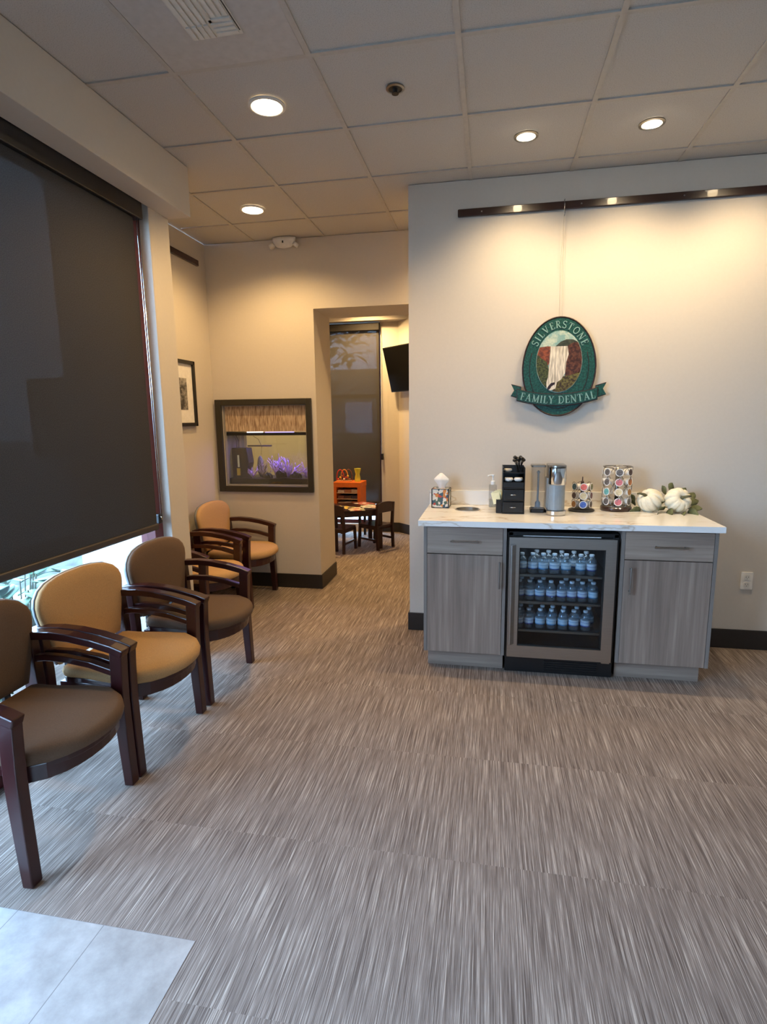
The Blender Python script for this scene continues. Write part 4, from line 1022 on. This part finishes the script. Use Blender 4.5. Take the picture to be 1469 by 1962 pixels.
# pods
lidcols = {'teal': (40, 84, 100), 'coral': (214, 104, 92), 'olive': (104, 104, 62), 'maroon': (92, 54, 60), 'cream': (206, 190, 150), 'amber': (156, 106, 44), 'blue': (58, 96, 178), 'grey': (92, 84, 80), 'turquoise': (92, 160, 158), 'pink': (194, 104, 110), 'orange': (184, 112, 56), 'brown': (70, 42, 34)}
podp = {}
def foil(c):
    m, n, b = newmat('pod_foil'); mp = mapping(n, (1, 1, 1)); t = noise(n, mp.outputs[0], 90, 2)
    cc = lin(c); r = ramp(n, [(0.45, cc), (0.62, tuple(min(1, v*1.1+0.05) for v in cc))]); n.links.new(t.outputs['Fac'], r.inputs[0]); n.links.new(r.outputs[0], b.inputs['Base Color']); b.inputs['Roughness'].default_value = 0.35
    return m
def pod(col, loc, out, label, group):
    # axis +y of local = towards the back (cup bottom); lid faces 'out'
    if col not in podp:
        t = empty('coffee_pod'); podp[col] = t
        MB().lathe([(0.0, -0.040), (0.016, -0.040), (0.018, -0.037), (0.0205, -0.002), (0.0245, -0.001), (0.0245, 0.001), (0.021, 0.001)], n=20).build('pod_cup', m_paper, t, smooth=True, smooth_angle=40)
        MB().lathe([(0.0195, 0.0008), (0.0195, 0.0018), (0, 0.0018)], n=20).build('pod_lid', foil(lidcols[col]), t)
        o = t
    else: o = copy_tree(podp[col])
    o.location = loc; o.rotation_mode = 'QUATERNION'
    o.rotation_quaternion = Vector(out).to_track_quat('Z', 'Y')
    tag(o, label, 'coffee pod', group)
# small carousel
cx, cy = 0.575, 3.675
t = empty('pod_carousel', (cx, cy, CT), 0, 'small black three tier pod carousel beside the coffee maker', 'pod holder')
MB().lathe([(0.078, 0.001), (0.080, 0.008), (0.070, 0.014), (0.014, 0.018), (0, 0.018)], n=32).build('base', m_blackp, t, smooth=True, smooth_angle=40)
MB().lathe([(0.010, 0.015), (0.010, 0.185), (0.004, 0.192), (0.003, 0.215), (0, 0.217)], n=16).build('center_post', m_darkwood, t, smooth=True, smooth_angle=40)
pos = []
for tier in range(3):
    z = 0.026+tier*0.055
    pts = [(0.030*math.cos(2*PI*i/24), 0.030*math.sin(2*PI*i/24), z) for i in range(24)]
    mb = MB().tube(pts, 0.002, 6, closed=True)
    for k in range(6):
        a_ = math.radians(k*60+30+tier*0); d_v = Vector((math.cos(a_), math.sin(a_), 0)); s_v = Vector((-math.sin(a_), math.cos(a_), 0))
        c0 = d_v*0.055+Vector((0, 0, z+0.020))
        loop = [c0+(d_v*0.6+Vector((0, 0, -0.0)))*0.028*math.cos(b_)*0+s_v*0.024*math.cos(b_)+Vector((0, 0, 1))*0.024*math.sin(b_)-Vector((0,0,0.0)) for b_ in [2*PI*j/14 for j in range(14)]]
        mb.tube(loop, 0.0016, 5, closed=True)
        mb.tube([d_v*0.030+Vector((0, 0, z)), d_v*0.055+Vector((0, 0, z-0.004))], 0.0016, 5)
    mb.build('wire_tier', m_darkwood, t, smooth=True)
cols = [['amber', 'blue', 'grey'], ['brown', 'cream', 'maroon'], ['teal', 'coral', 'olive']]
nm3 = ['bottom', 'middle', 'top']
for tier in range(3):
    for k, a_d in enumerate((-150, -90, -30)):
        a_ = math.radians(a_d); d_v = Vector((math.cos(a_), math.sin(a_), 0.0))
        z = 0.026+tier*0.055+0.020
        p = Vector((cx, cy, CT+z))+d_v*0.0585
        pod(cols[tier][k], p, d_v+Vector((0, 0, 0.04)), '%s lidded coffee pod on the %s tier of the small carousel' % (cols[tier][k], nm3[tier]), 'pods on the small carousel')
# large rack
cx, cy, R0 = 0.793, 3.735, 0.088
t = empty('pod_rack', (cx, cy, CT), 0, 'tall round wire pod rack with diamond lattice and wooden base', 'pod holder')
MB().lathe([(R0+0.004, 0.001), (R0+0.006, 0.008), (R0+0.006, 0.020), (R0, 0.026), (0, 0.026)], n=40).build('base', m_darkwood, t, smooth=True, smooth_angle=40)
mb = MB()
for z in (0.275, 0.030): mb.tube([((R0-0.004)*math.cos(2*PI*i/32), (R0-0.004)*math.sin(2*PI*i/32), z) for i in range(32)], 0.0032, 6, closed=True)
mb.build('hoop', m_nickel, t, smooth=True)
mb = MB(); NC = 7
for k in range(NC):
    for s_ in (-1, 1):
        pts = []
        for i in range(17):
            z = 0.030+0.245*i/16; a_ = 2*PI*(k+0.5)/NC+s_*(i/16)*4*PI/NC-math.radians(90)
            pts.append(((R0-0.002)*math.cos(a_), (R0-0.002)*math.sin(a_), z))
        mb.tube(pts, 0.0022, 6)
mb.build('lattice_wire', m_nickel, t, smooth=True)
MB().lathe([(0.012, 0.026), (0.012, 0.27), (0, 0.27)], n=16).build('center_post', m_nickel, t, smooth=True)
big = [['grey', 'pink', 'grey', 'brown', 'olive'], ['turquoise', 'cream', 'amber', 'grey', 'olive'], ['grey', 'pink', 'orange', 'maroon', 'teal'], ['grey', 'grey', 'brown', 'amber', 'maroon']]
rown = ['lowest', 'second lowest', 'second highest', 'highest']
for row in range(4):
    for k, a_d in enumerate((-90-2*360/NC/2*1.0-0, -90, -90+360/NC, -90-2*360/NC, -90+2*360/NC)):
        a_ = math.radians(a_d-4); d_v = Vector((math.cos(a_), math.sin(a_), 0))
        z = 0.030+0.245*(row+0.5)/4
        c_ = big[row][k]
        pod(c_, Vector((cx, cy, CT+z))+d_v*(R0-0.003), d_v+Vector((0, 0, 0.06)), '%s lidded pod in the %s row of the tall rack, %s' % (c_, rown[row], ('front left', 'front center', 'front right', 'far left side', 'far right side')[k]), 'pods in the tall wire rack')

# pumpkins
def pumpkin(x, y, z, r, h, rot, label):
    t = empty('fabric_pumpkin', (x, y, z), 0, label, 'pumpkin', 'white pumpkins on the counter')
    mb = MB(); n = 80; a0, b0 = r*0.46, r*0.54; rings = []
    for i in range(23):
        t_ = math.radians(-90+245*i/22)
        rr, zz = a0+b0*math.cos(t_), h/2*math.sin(t_)
        if i == 0: rr = 0.01
        if i == 22: rr = 0.006
        def gr(k): return 1-0.16*(1-abs(math.sin(5*2*PI*k/n)))**2
        rings.append([(rr*gr(k)*math.cos(2*PI*k/n), rr*gr(k)*math.sin(2*PI*k/n), zz*(0.94+0.06*gr(k))) for k in range(n)])
    mb.loft(rings); mb.xf(rot); mb.build('pumpkin_body', m_pumpkin, t, smooth=True)
    ms = MB().tube([(0, 0, h*0.18), (0.004, 0, h*0.5), (0.02, 0.0, h*0.72), (0.034, 0, h*0.78)], [0.012, 0.009, 0.007, 0.006], 10); ms.xf(rot); ms.build('stem', m_stem, t, smooth=True)
pumpkin(0.985, 3.70, CT+0.068, 0.074, 0.115, Matrix.Rotation(math.radians(-42), 4, 'Y') @ Matrix.Rotation(math.radians(20), 4, 'X') @ Matrix.Rotation(PI*0.9, 4, 'Z'), 'white fabric pumpkin next to the tall pod rack')
pumpkin(1.135, 3.67, CT+0.076, 0.077, 0.11, Matrix.Rotation(math.radians(62), 4, 'X') @ Matrix.Rotation(math.radians(14), 4, 'Y'), 'white fabric pumpkin at the right end, stem facing the room')
gl = empty('leaf_garland', (1.07, 3.74, CT), 0, 'sage green leaf garland tucked around the white pumpkins', 'garland')
mb = MB()
for (lx, ly, lz, a_, el, L, W) in ((-0.155, 0.02, 0.03, 170, 0.9, 0.075, 0.05), (-0.14, -0.05, 0.008, 200, 0.1, 0.07, 0.045), (-0.05, -0.10, 0.006, 250, 0.05, 0.06, 0.04), (0.0, -0.09, 0.008, 280, 0.15, 0.075, 0.05), (-0.01, -0.07, 0.02, 230, 0.3, 0.07, 0.045), (0.02, 0.02, 0.10, 110, 1.0, 0.07, 0.045), (0.04, 0.01, 0.12, 60, 0.9, 0.075, 0.05), (0.10, 0.0, 0.10, 20, 1.0, 0.06, 0.04), (0.13, -0.03, 0.05, 10, 0.4, 0.075, 0.05), (0.14, -0.05, 0.02, 330, 0.3, 0.07, 0.05), (0.12, -0.09, 0.008, 300, 0.1, 0.075, 0.05), (0.08, -0.12, 0.006, 260, 0.05, 0.06, 0.04), (-0.01, 0.0, 0.06, 150, 1.2, 0.06, 0.045), (0.15, 0.0, 0.07, 40, 0.8, 0.07, 0.045), (-0.16, 0.02, 0.05, 120, 1.0, 0.06, 0.04), (-0.02, -0.04, 0.045, 270, 0.6, 0.06, 0.045)):
    a_ = math.radians(a_); leafquad(mb, (lx, ly, lz), (math.cos(a_)*math.cos(el), math.sin(a_)*math.cos(el), math.sin(el)), L*1.05, W*1.15, 0.15, 1.0+0.5*math.sin(7*lx*100))
mb.build('leaves', m_leaf, gl, smooth=True, solid=0.0015)
MB().tube([(-0.16, 0.03, 0.012), (-0.06, 0.055, 0.012), (0.03, 0.05, 0.014), (0.16, 0.0, 0.012)], 0.003, 6).build('vine', m_stem, gl, smooth=True)

# ------------------------------------------------------------ aquarium
aq = empty('aquarium', (-1.96, YF, 0.935), 0, 'aquarium set in the alcove wall with dark frame and woven valance', 'aquarium')
def AB(a, b, c, d, e, f): return MB().box(a+1.96, b+1.96, c-YF, d-YF, e-0.935, f-0.935)
mb = MB()
for q in ((-2.412, -2.354, 0.883, 1.702), (-1.570, -1.520, 0.883, 1.702), (-2.354, -1.570, 1.650, 1.702), (-2.354, -1.570, 0.883, 0.935)):
    mb.box(q[0]+1.96, q[1]+1.96, -0.028, 0.0, q[2]-0.935, q[3]-0.935)
mb.build('wall_frame', m_olive, aq, bevel=0.004)
mb = MB()
for q in ((-2.3495, -2.340, 0.9355, 1.6545), (-1.580, -1.5705, 0.9355, 1.6545), (-2.340, -1.580, 0.9355, 0.945), (-2.340, -1.580, 1.643, 1.6545)): mb.box(q[0]+1.96, q[1]+1.96, 0.001, 0.44, q[2]-0.935, q[3]-0.935)
mb.build('liner', M('grey_liner', (150, 145, 138), 0.5), aq)
AB(-2.34, -1.58, YF+0.020, YF+0.032, 1.422, 1.643).build('woven_valance', m_linen, aq)
hd = AB(-2.34, -1.58, YF+0.03, YF+0.42, 1.385, 1.410).build('tank_rim', m_blackp, aq)
AB(-2.14, -1.99, YF+0.022, YF+0.034, 1.410, 1.419).build('rim_light', E_('rim_light_white', (0.85, 0.88, 1.0), 2.0), aq)
AB(-1.97, -1.70, YF+0.022, YF+0.034, 1.409, 1.418).build('light_bar', E_('violet_light_bar', (0.45, 0.42, 0.9), 1.0), aq)
mb = MB(); mb.box(-0.378, 0.378, 0.036, 0.042, 0.012, 0.45); mb.box(-0.378, 0.378, 0.412, 0.418, 0.012, 0.45)
mb.build('tank_glass', m_glass, aq)
m_gravel = M('black_gravel', (22, 22, 26), 0.8, var=0.6, nscale=160, bmp=0.8)
mb = MB(); mb.prism([(-0.376, 0.012), (0.376, 0.012), (0.376, 0.060), (0.15, 0.068), (-0.1, 0.058), (-0.376, 0.064)], 'y', 0.044, 0.41); mb.build('gravel', m_gravel, aq)
m_filter = M('dark_blue_filter', (18, 24, 44), 0.4)
MB().prism([(-0.372, 0.060), (-0.235, 0.060), (-0.228, 0.13), (-0.21, 0.20), (-0.228, 0.335), (-0.372, 0.335)], 'y', 0.10, 0.22).build('filter', m_filter, aq, bevel=0.006)
MB().tube([(-0.345, 0.15, 0.33), (-0.35, 0.16, 0.40), (-0.375, 0.18, 0.44)], 0.003, 6).tube([(-0.33, 0.15, 0.33), (-0.33, 0.16, 0.40), (-0.36, 0.18, 0.445)], 0.003, 6).tube([(-0.20, 0.2, 0.44), (-0.15, 0.2, 0.41), (-0.12, 0.2, 0.34), (-0.13, 0.2, 0.27)], 0.002, 6).build('cable', m_blackp, aq)
MB().tube([(-0.285, 0.15, 0.335), (-0.285, 0.15, 0.445)], 0.014, 10).tube([(-0.305, 0.13, 0.335), (-0.305, 0.13, 0.445)], 0.010, 10).build('filter_tube', m_clearp, aq)
box(-0.26, -0.03, 0.20, 0.225, 0.343, 0.356).build('lamp_bar', m_filter, aq)
MB().box(-0.318, -0.302, 0.094, 0.10, 0.16, 0.27).build('thermometer', m_cap, aq)
MB().box(-0.325, -0.297, 0.085, 0.10, 0.085, 0.15).build('feeder_sticker', M('yellow_sticker', (206, 176, 84), 0.5), aq)
AL = bpy.data.lights.new('aquarium_light', 'AREA'); AL.shape = 'RECTANGLE'; AL.size = 0.34; AL.size_y = 0.05; AL.energy = 3.0; AL.color = (0.42, 0.30, 1.0)
ALo = bpy.data.objects.new('aquarium_light', AL); COL.objects.link(ALo); ALo.parent = aq; ALo.location = (0.06, 0.17, 0.440)
m_coral = M('violet_coral', (196, 168, 236), 0.6, var=0.15)
m_rock = M('dark_aquarium_rock', (44, 44, 46), 0.9, var=0.5, nscale=60, bmp=0.6)
def coral(x, y, h, n, spread, label, mat=m_coral, zz=0.060, th=0.005):
    t = empty('artificial_coral', (x-1.96, YF+y, 0.935+zz), 0, label, 'coral')
    mb = MB()
    for k in range(n):
        a_ = random.uniform(0, 2*PI); el = random.uniform(0.35, 1.35); L = h*random.uniform(0.6, 1.0)
        d_v = Vector((math.cos(a_)*math.cos(el)*spread, math.sin(a_)*math.cos(el)*spread*0.6, math.sin(el)))
        p1 = d_v*L*0.5; p2 = d_v*L+Vector((random.uniform(-.01, .01), 0, 0))
        mb.tube([(0, 0, 0), p1, p2], [th*1.4, th, th*0.5], 6)
        for q in range(4):
            b0 = d_v*L*(0.4+0.15*q); dd = (d_v+Vector((random.uniform(-.9, .9), random.uniform(-.5, .5), random.uniform(-.1, .6)))).normalized()
            mb.tube([b0, b0+dd*L*0.32], [th*0.8, th*0.4], 5)
    mb.build('coral_branches', mat, t, smooth=True)
m_pale = M('pale_plant', (140, 128, 122), 0.8, var=0.3)
coral(0.045, 0.13, 0.20, 16, 0.7, 'tall violet coral left of center in the aquarium')
coral(0.155, 0.15, 0.20, 20, 1.0, 'bushy violet coral at center right in the aquarium')
coral(0.335, 0.12, 0.17, 8, 0.5, 'bluish white coral at the right end of the aquarium')
coral(-0.185, 0.12, 0.10, 12, 1.1, 'low violet coral beside the filter in the aquarium')
coral(-0.10, 0.16, 0.15, 24, 0.7, 'brownish bushy plant between filter and violet coral', m_pale, th=0.004)
def rock(x, y, rx, ry, h, label):
    mb = MB(); bmesh.ops.create_icosphere(mb.bm, subdivisions=3, radius=1.0)
    for v_ in mb.bm.verts:
        k = 1+0.18*math.sin(7*v_.co.x+3*v_.co.z)*math.cos(5*v_.co.y)+random.uniform(-0.05, 0.05)
        v_.co = Vector((v_.co.x*rx*k, v_.co.y*ry*k, max(-0.1, v_.co.z)*h*k))
    o = tag(mb.build('aquarium_rock', m_rock), label, 'rock', 'rocks in the aquarium'); o.location = (x-1.96, YF+y, 0.935+0.062)
rock(0.10, 0.09, 0.05, 0.03, 0.085, 'dark arch shaped rock in front of the violet coral'); rock(0.235, 0.10, 0.055, 0.03, 0.055, 'dark low rock right of the arch shaped rock'); rock(-0.025, 0.09, 0.04, 0.03, 0.05, 'small dark rock left of the arch shaped rock')
MB_ = MB(); 
mb = MB(); bmesh.ops.create_icosphere(mb.bm, subdivisions=3, radius=1.0)
for v_ in mb.bm.verts: v_.co = Vector((v_.co.x*0.032, v_.co.y*0.012, v_.co.z*0.10+0.09))
o = tag(mb.build('aquarium_ornament', M('grey_green_ornament', (118, 122, 110), 0.8), smooth=True), 'grey green oval ornament behind the brownish plant', 'ornament'); o.location = (-1.96-0.145, YF+0.21, 0.935+0.068)

# ------------------------------------------------------------ playroom
tv = empty('television', (-1.045, 7.01, 2.13), math.radians(-45), 'black television tilted on the playroom corner wall', 'television')
tm = Matrix.Rotation(math.radians(14), 4, 'X')
p = MB().box(-0.34, 0.62, -0.035, 0.0, -0.28, 0.28); p.xf(tm); p.build('tv_body', m_blackp, tv, bevel=0.004)
p = MB().box(-0.33, 0.61, -0.037, -0.0351, -0.265, 0.268); p.xf(tm); p.build('screen', m_screen, tv)
MB().box(-0.05, 0.25, 0.0, 0.13, -0.08, 0.08).build('wall_mount', m_blackp, tv)

m_esp = M('espresso_wood', (44, 20, 16), 0.3, var=0.2)
tb = empty('childrens_table', (-1.61, 6.50, 0), math.radians(25), 'dark square childrens table covered with magazines', 'table')
box(-0.30, 0.30, -0.30, 0.30, 0.455, 0.48).build('tabletop', m_esp, tb, bevel=0.004)
box(-0.27, 0.27, -0.27, 0.27, 0.395, 0.455).build('apron', m_esp, tb)
for x in (-0.265, 0.265):
    for y in (-0.265, 0.265): box(x-0.025, x+0.025, y-0.025, y+0.025, 0.001, 0.455).build('leg', m_esp, tb, bevel=0.003)
def kchair():
    r = empty('childrens_chair')
    box(-0.15, 0.15, -0.14, 0.14, 0.265, 0.285).build('seat', m_esp, r, bevel=0.004)
    for s_ in (-1, 1):
        MB().prism(strip([(-0.16, 0.0), (-0.145, 0.28), (-0.165, 0.55)], [0.028, 0.034, 0.030]), 'y', s_*0.13-0.014, s_*0.13+0.014).build('leg', m_esp, r, bevel=0.002)
        MB().prism(strip([(0.155, 0.0), (0.135, 0.265)], 0.028), 'y', s_*0.13-0.014, s_*0.13+0.014).build('leg', m_esp, r, bevel=0.002)
        box(-0.14, 0.14, s_*0.13-0.008, s_*0.13+0.008, 0.10, 0.125).build('stretcher', m_esp, r)
    pts = [(-0.135, 0.44), (0.135, 0.44)]+[(0.135*math.cos(PI*k/10), 0.535+0.03*math.sin(PI*k/10)) for k in range(11)]
    MB().prism(pts, 'x', -0.174, -0.154).build('backrest', m_esp, r, bevel=0.003)
    box(-0.135, 0.135, -0.13, 0.13, 0.235, 0.265).build('seat_rail', m_esp, r)
    return r
k1 = kchair(); k1.location = (-1.705, 6.205, 0.0005); k1.rotation_euler = (0, 0, math.radians(78)); tag(k1, 'dark childrens chair in front of the small table, back to the camera', 'chair')
k2 = copy_tree(k1); k2.location = (-1.325, 6.455, 0.0005); k2.rotation_euler = (0, 0, math.radians(147)); tag(k2, 'dark childrens chair at the right side of the small table', 'chair')
def magmat(c1, c2, c3):
    m, n, b = newmat('magazine_cover'); mp = mapping(n, (1, 1, 1)); v_ = n.nodes.new('ShaderNodeTexVoronoi'); v_.inputs['Scale'].default_value = 18; n.links.new(mp.outputs[0], v_.inputs['Vector'])
    s_ = n.nodes.new('ShaderNodeSeparateColor'); n.links.new(v_.outputs['Color'], s_.inputs[0]); r = ramp(n, [(0, lin(c1)), (0.45, lin(c2)), (0.75, lin(c3))]); r.color_ramp.interpolation = 'CONSTANT'
    n.links.new(s_.outputs[0], r.inputs[0]); n.links.new(r.outputs[0], b.inputs['Base Color']); return m
mgs = [((-1.52, 6.28), 0.4, ((226, 210, 180), (190, 60, 50), (70, 110, 90)), 'cream and red magazine nearest the table corner'), ((-1.70, 6.38), 1.2, ((220, 190, 90), (230, 220, 210), (60, 90, 130)), 'yellow and white magazine at the left of the small table'), ((-1.42, 6.48), 0.2, ((230, 226, 216), (120, 130, 110), (190, 130, 110)), 'pale magazine at the right edge of the small table'), ((-1.52, 6.72), 0.9, ((180, 100, 90), (225, 215, 205), (120, 60, 60)), 'reddish magazine at the back of the small table')]
for i, ((x, y), rz, cs, lb) in enumerate(mgs):
    o = tag(box(-0.09, 0.09, -0.12, 0.12, 0, 0.004).build('magazine', magmat(*cs)), lb, 'magazine', 'magazines on the childrens table'); o.location = (x, y, 0.4805+0.0001); o.rotation_euler = (0, 0, rz)
# orange shelf unit
os_ = empty('orange_bookcase', (-1.775, 7.02, 0), math.radians(-3), 'bright orange bookcase behind the small table', 'bookcase')
mb = MB()
mb.box(-0.178, -0.138, -0.14, 0.14, 0.33, 0.72); mb.box(0.138, 0.178, -0.14, 0.14, 0.33, 0.72); mb.box(-0.185, 0.185, -0.145, 0.14, 0.66, 0.725); mb.box(-0.138, 0.138, -0.14, 0.14, 0.33, 0.43)
mb.build('case', m_orange, os_, bevel=0.004)
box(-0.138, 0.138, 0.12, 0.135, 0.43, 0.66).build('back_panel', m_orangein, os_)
for x in (-0.16, 0.16):
    for y in (-0.12, 0.12): box(x-0.015, x+0.015, y-0.015, y+0.015, 0.001, 0.33).build('leg', m_blackp, os_)
m_sedge = M('shelf_edge', (226, 190, 150), 0.6)
for z in (0.505, 0.582): box(-0.138, 0.138, -0.135, 0.12, z, z+0.007).build('shelf', m_sedge, os_)
random.seed(11)
bcs = [(206, 178, 140), (120, 70, 50), (226, 206, 180), (90, 60, 40), (180, 120, 80), (70, 60, 66)]
bn_ = ['cream', 'chestnut', 'ivory', 'dark brown', 'caramel', 'charcoal']
for zi, z in enumerate((0.4308, 0.5128, 0.5898)):
    for k in range(3):
        h_ = random.uniform(0.028, 0.048); ci = (k*2+zi) % 6
        o = tag(box(-0.042, 0.042, -0.09, 0.09, 0.0005, h_).build('picture_book', M('book_cover', bcs[ci], 0.6), bevel=0.001), '%s book lying on the %s shelf of the orange bookcase, %s' % (bn_[ci], ['bottom', 'middle', 'top'][zi], ['left', 'middle', 'right'][k]), 'book', 'books in the orange bookcase')
        o.location = (-1.775-0.088+0.088*k, 6.985, z)
# things on top
t = empty('toy_rack', (-1.84, 7.0, 0.726), 0, 'wooden toy bead frame on top of the orange bookcase', 'toy')
m_tw = M('toy_wood', (214, 150, 90), 0.5)
MB().box(-0.10, 0.10, -0.05, 0.05, 0, 0.012).build('toy_base', m_tw, t, bevel=0.003)
for k, (cl_, xx) in enumerate((((206, 60, 40), -0.05), ((226, 150, 60), 0.0), ((120, 70, 50), 0.05))):
    MB().tube([(xx-0.045, 0.02*(k-1), 0.012)]+[(xx-0.045*math.cos(a_), 0.02*(k-1), 0.06+0.09*math.sin(a_)) for a_ in [PI*j/10 for j in range(11)]]+[(xx+0.045, 0.02*(k-1), 0.012)], 0.007, 8).build('wire_loop', M('toy_wire', cl_, 0.4), t, smooth=True)
for k in range(7):
    MB().lathe([(0, -0.014), (0.012, -0.008), (0.015, 0), (0.012, 0.008), (0, 0.014)], c=(-0.075+0.025*k, -0.02, 0.03+0.02*(k % 3)), n=12).build('bead', M('bead', [(190, 50, 40), (230, 190, 80), (150, 90, 60), (235, 225, 205)][k % 4], 0.4), t, smooth=True)
t = tag(MB().lathe([(0.0, 0.0), (0.038, 0.0), (0.036, 0.05), (0.026, 0.09), (0.036, 0.13), (0.044, 0.165), (0.040, 0.165), (0.0, 0.15)], n=20).build('yellow_vase', M('lime_yellow', (206, 200, 56), 0.3), smooth=True, smooth_angle=50), 'lime yellow waisted container on top of the orange bookcase', 'container'); t.location = (-1.665, 7.0, 0.7262)
t = tag(MB().box(-0.16, 0.16, -0.1, 0.1, 0.25, 0.62).box(-0.16, -0.13, -0.1, 0.1, 0.001, 0.25).box(0.13, 0.16, -0.1, 0.1, 0.001, 0.25).build('toy_cabinet', m_esp, bevel=0.004), 'dark low cabinet left of the orange bookcase', 'cabinet'); t.location = (-2.16, 7.05, 0)
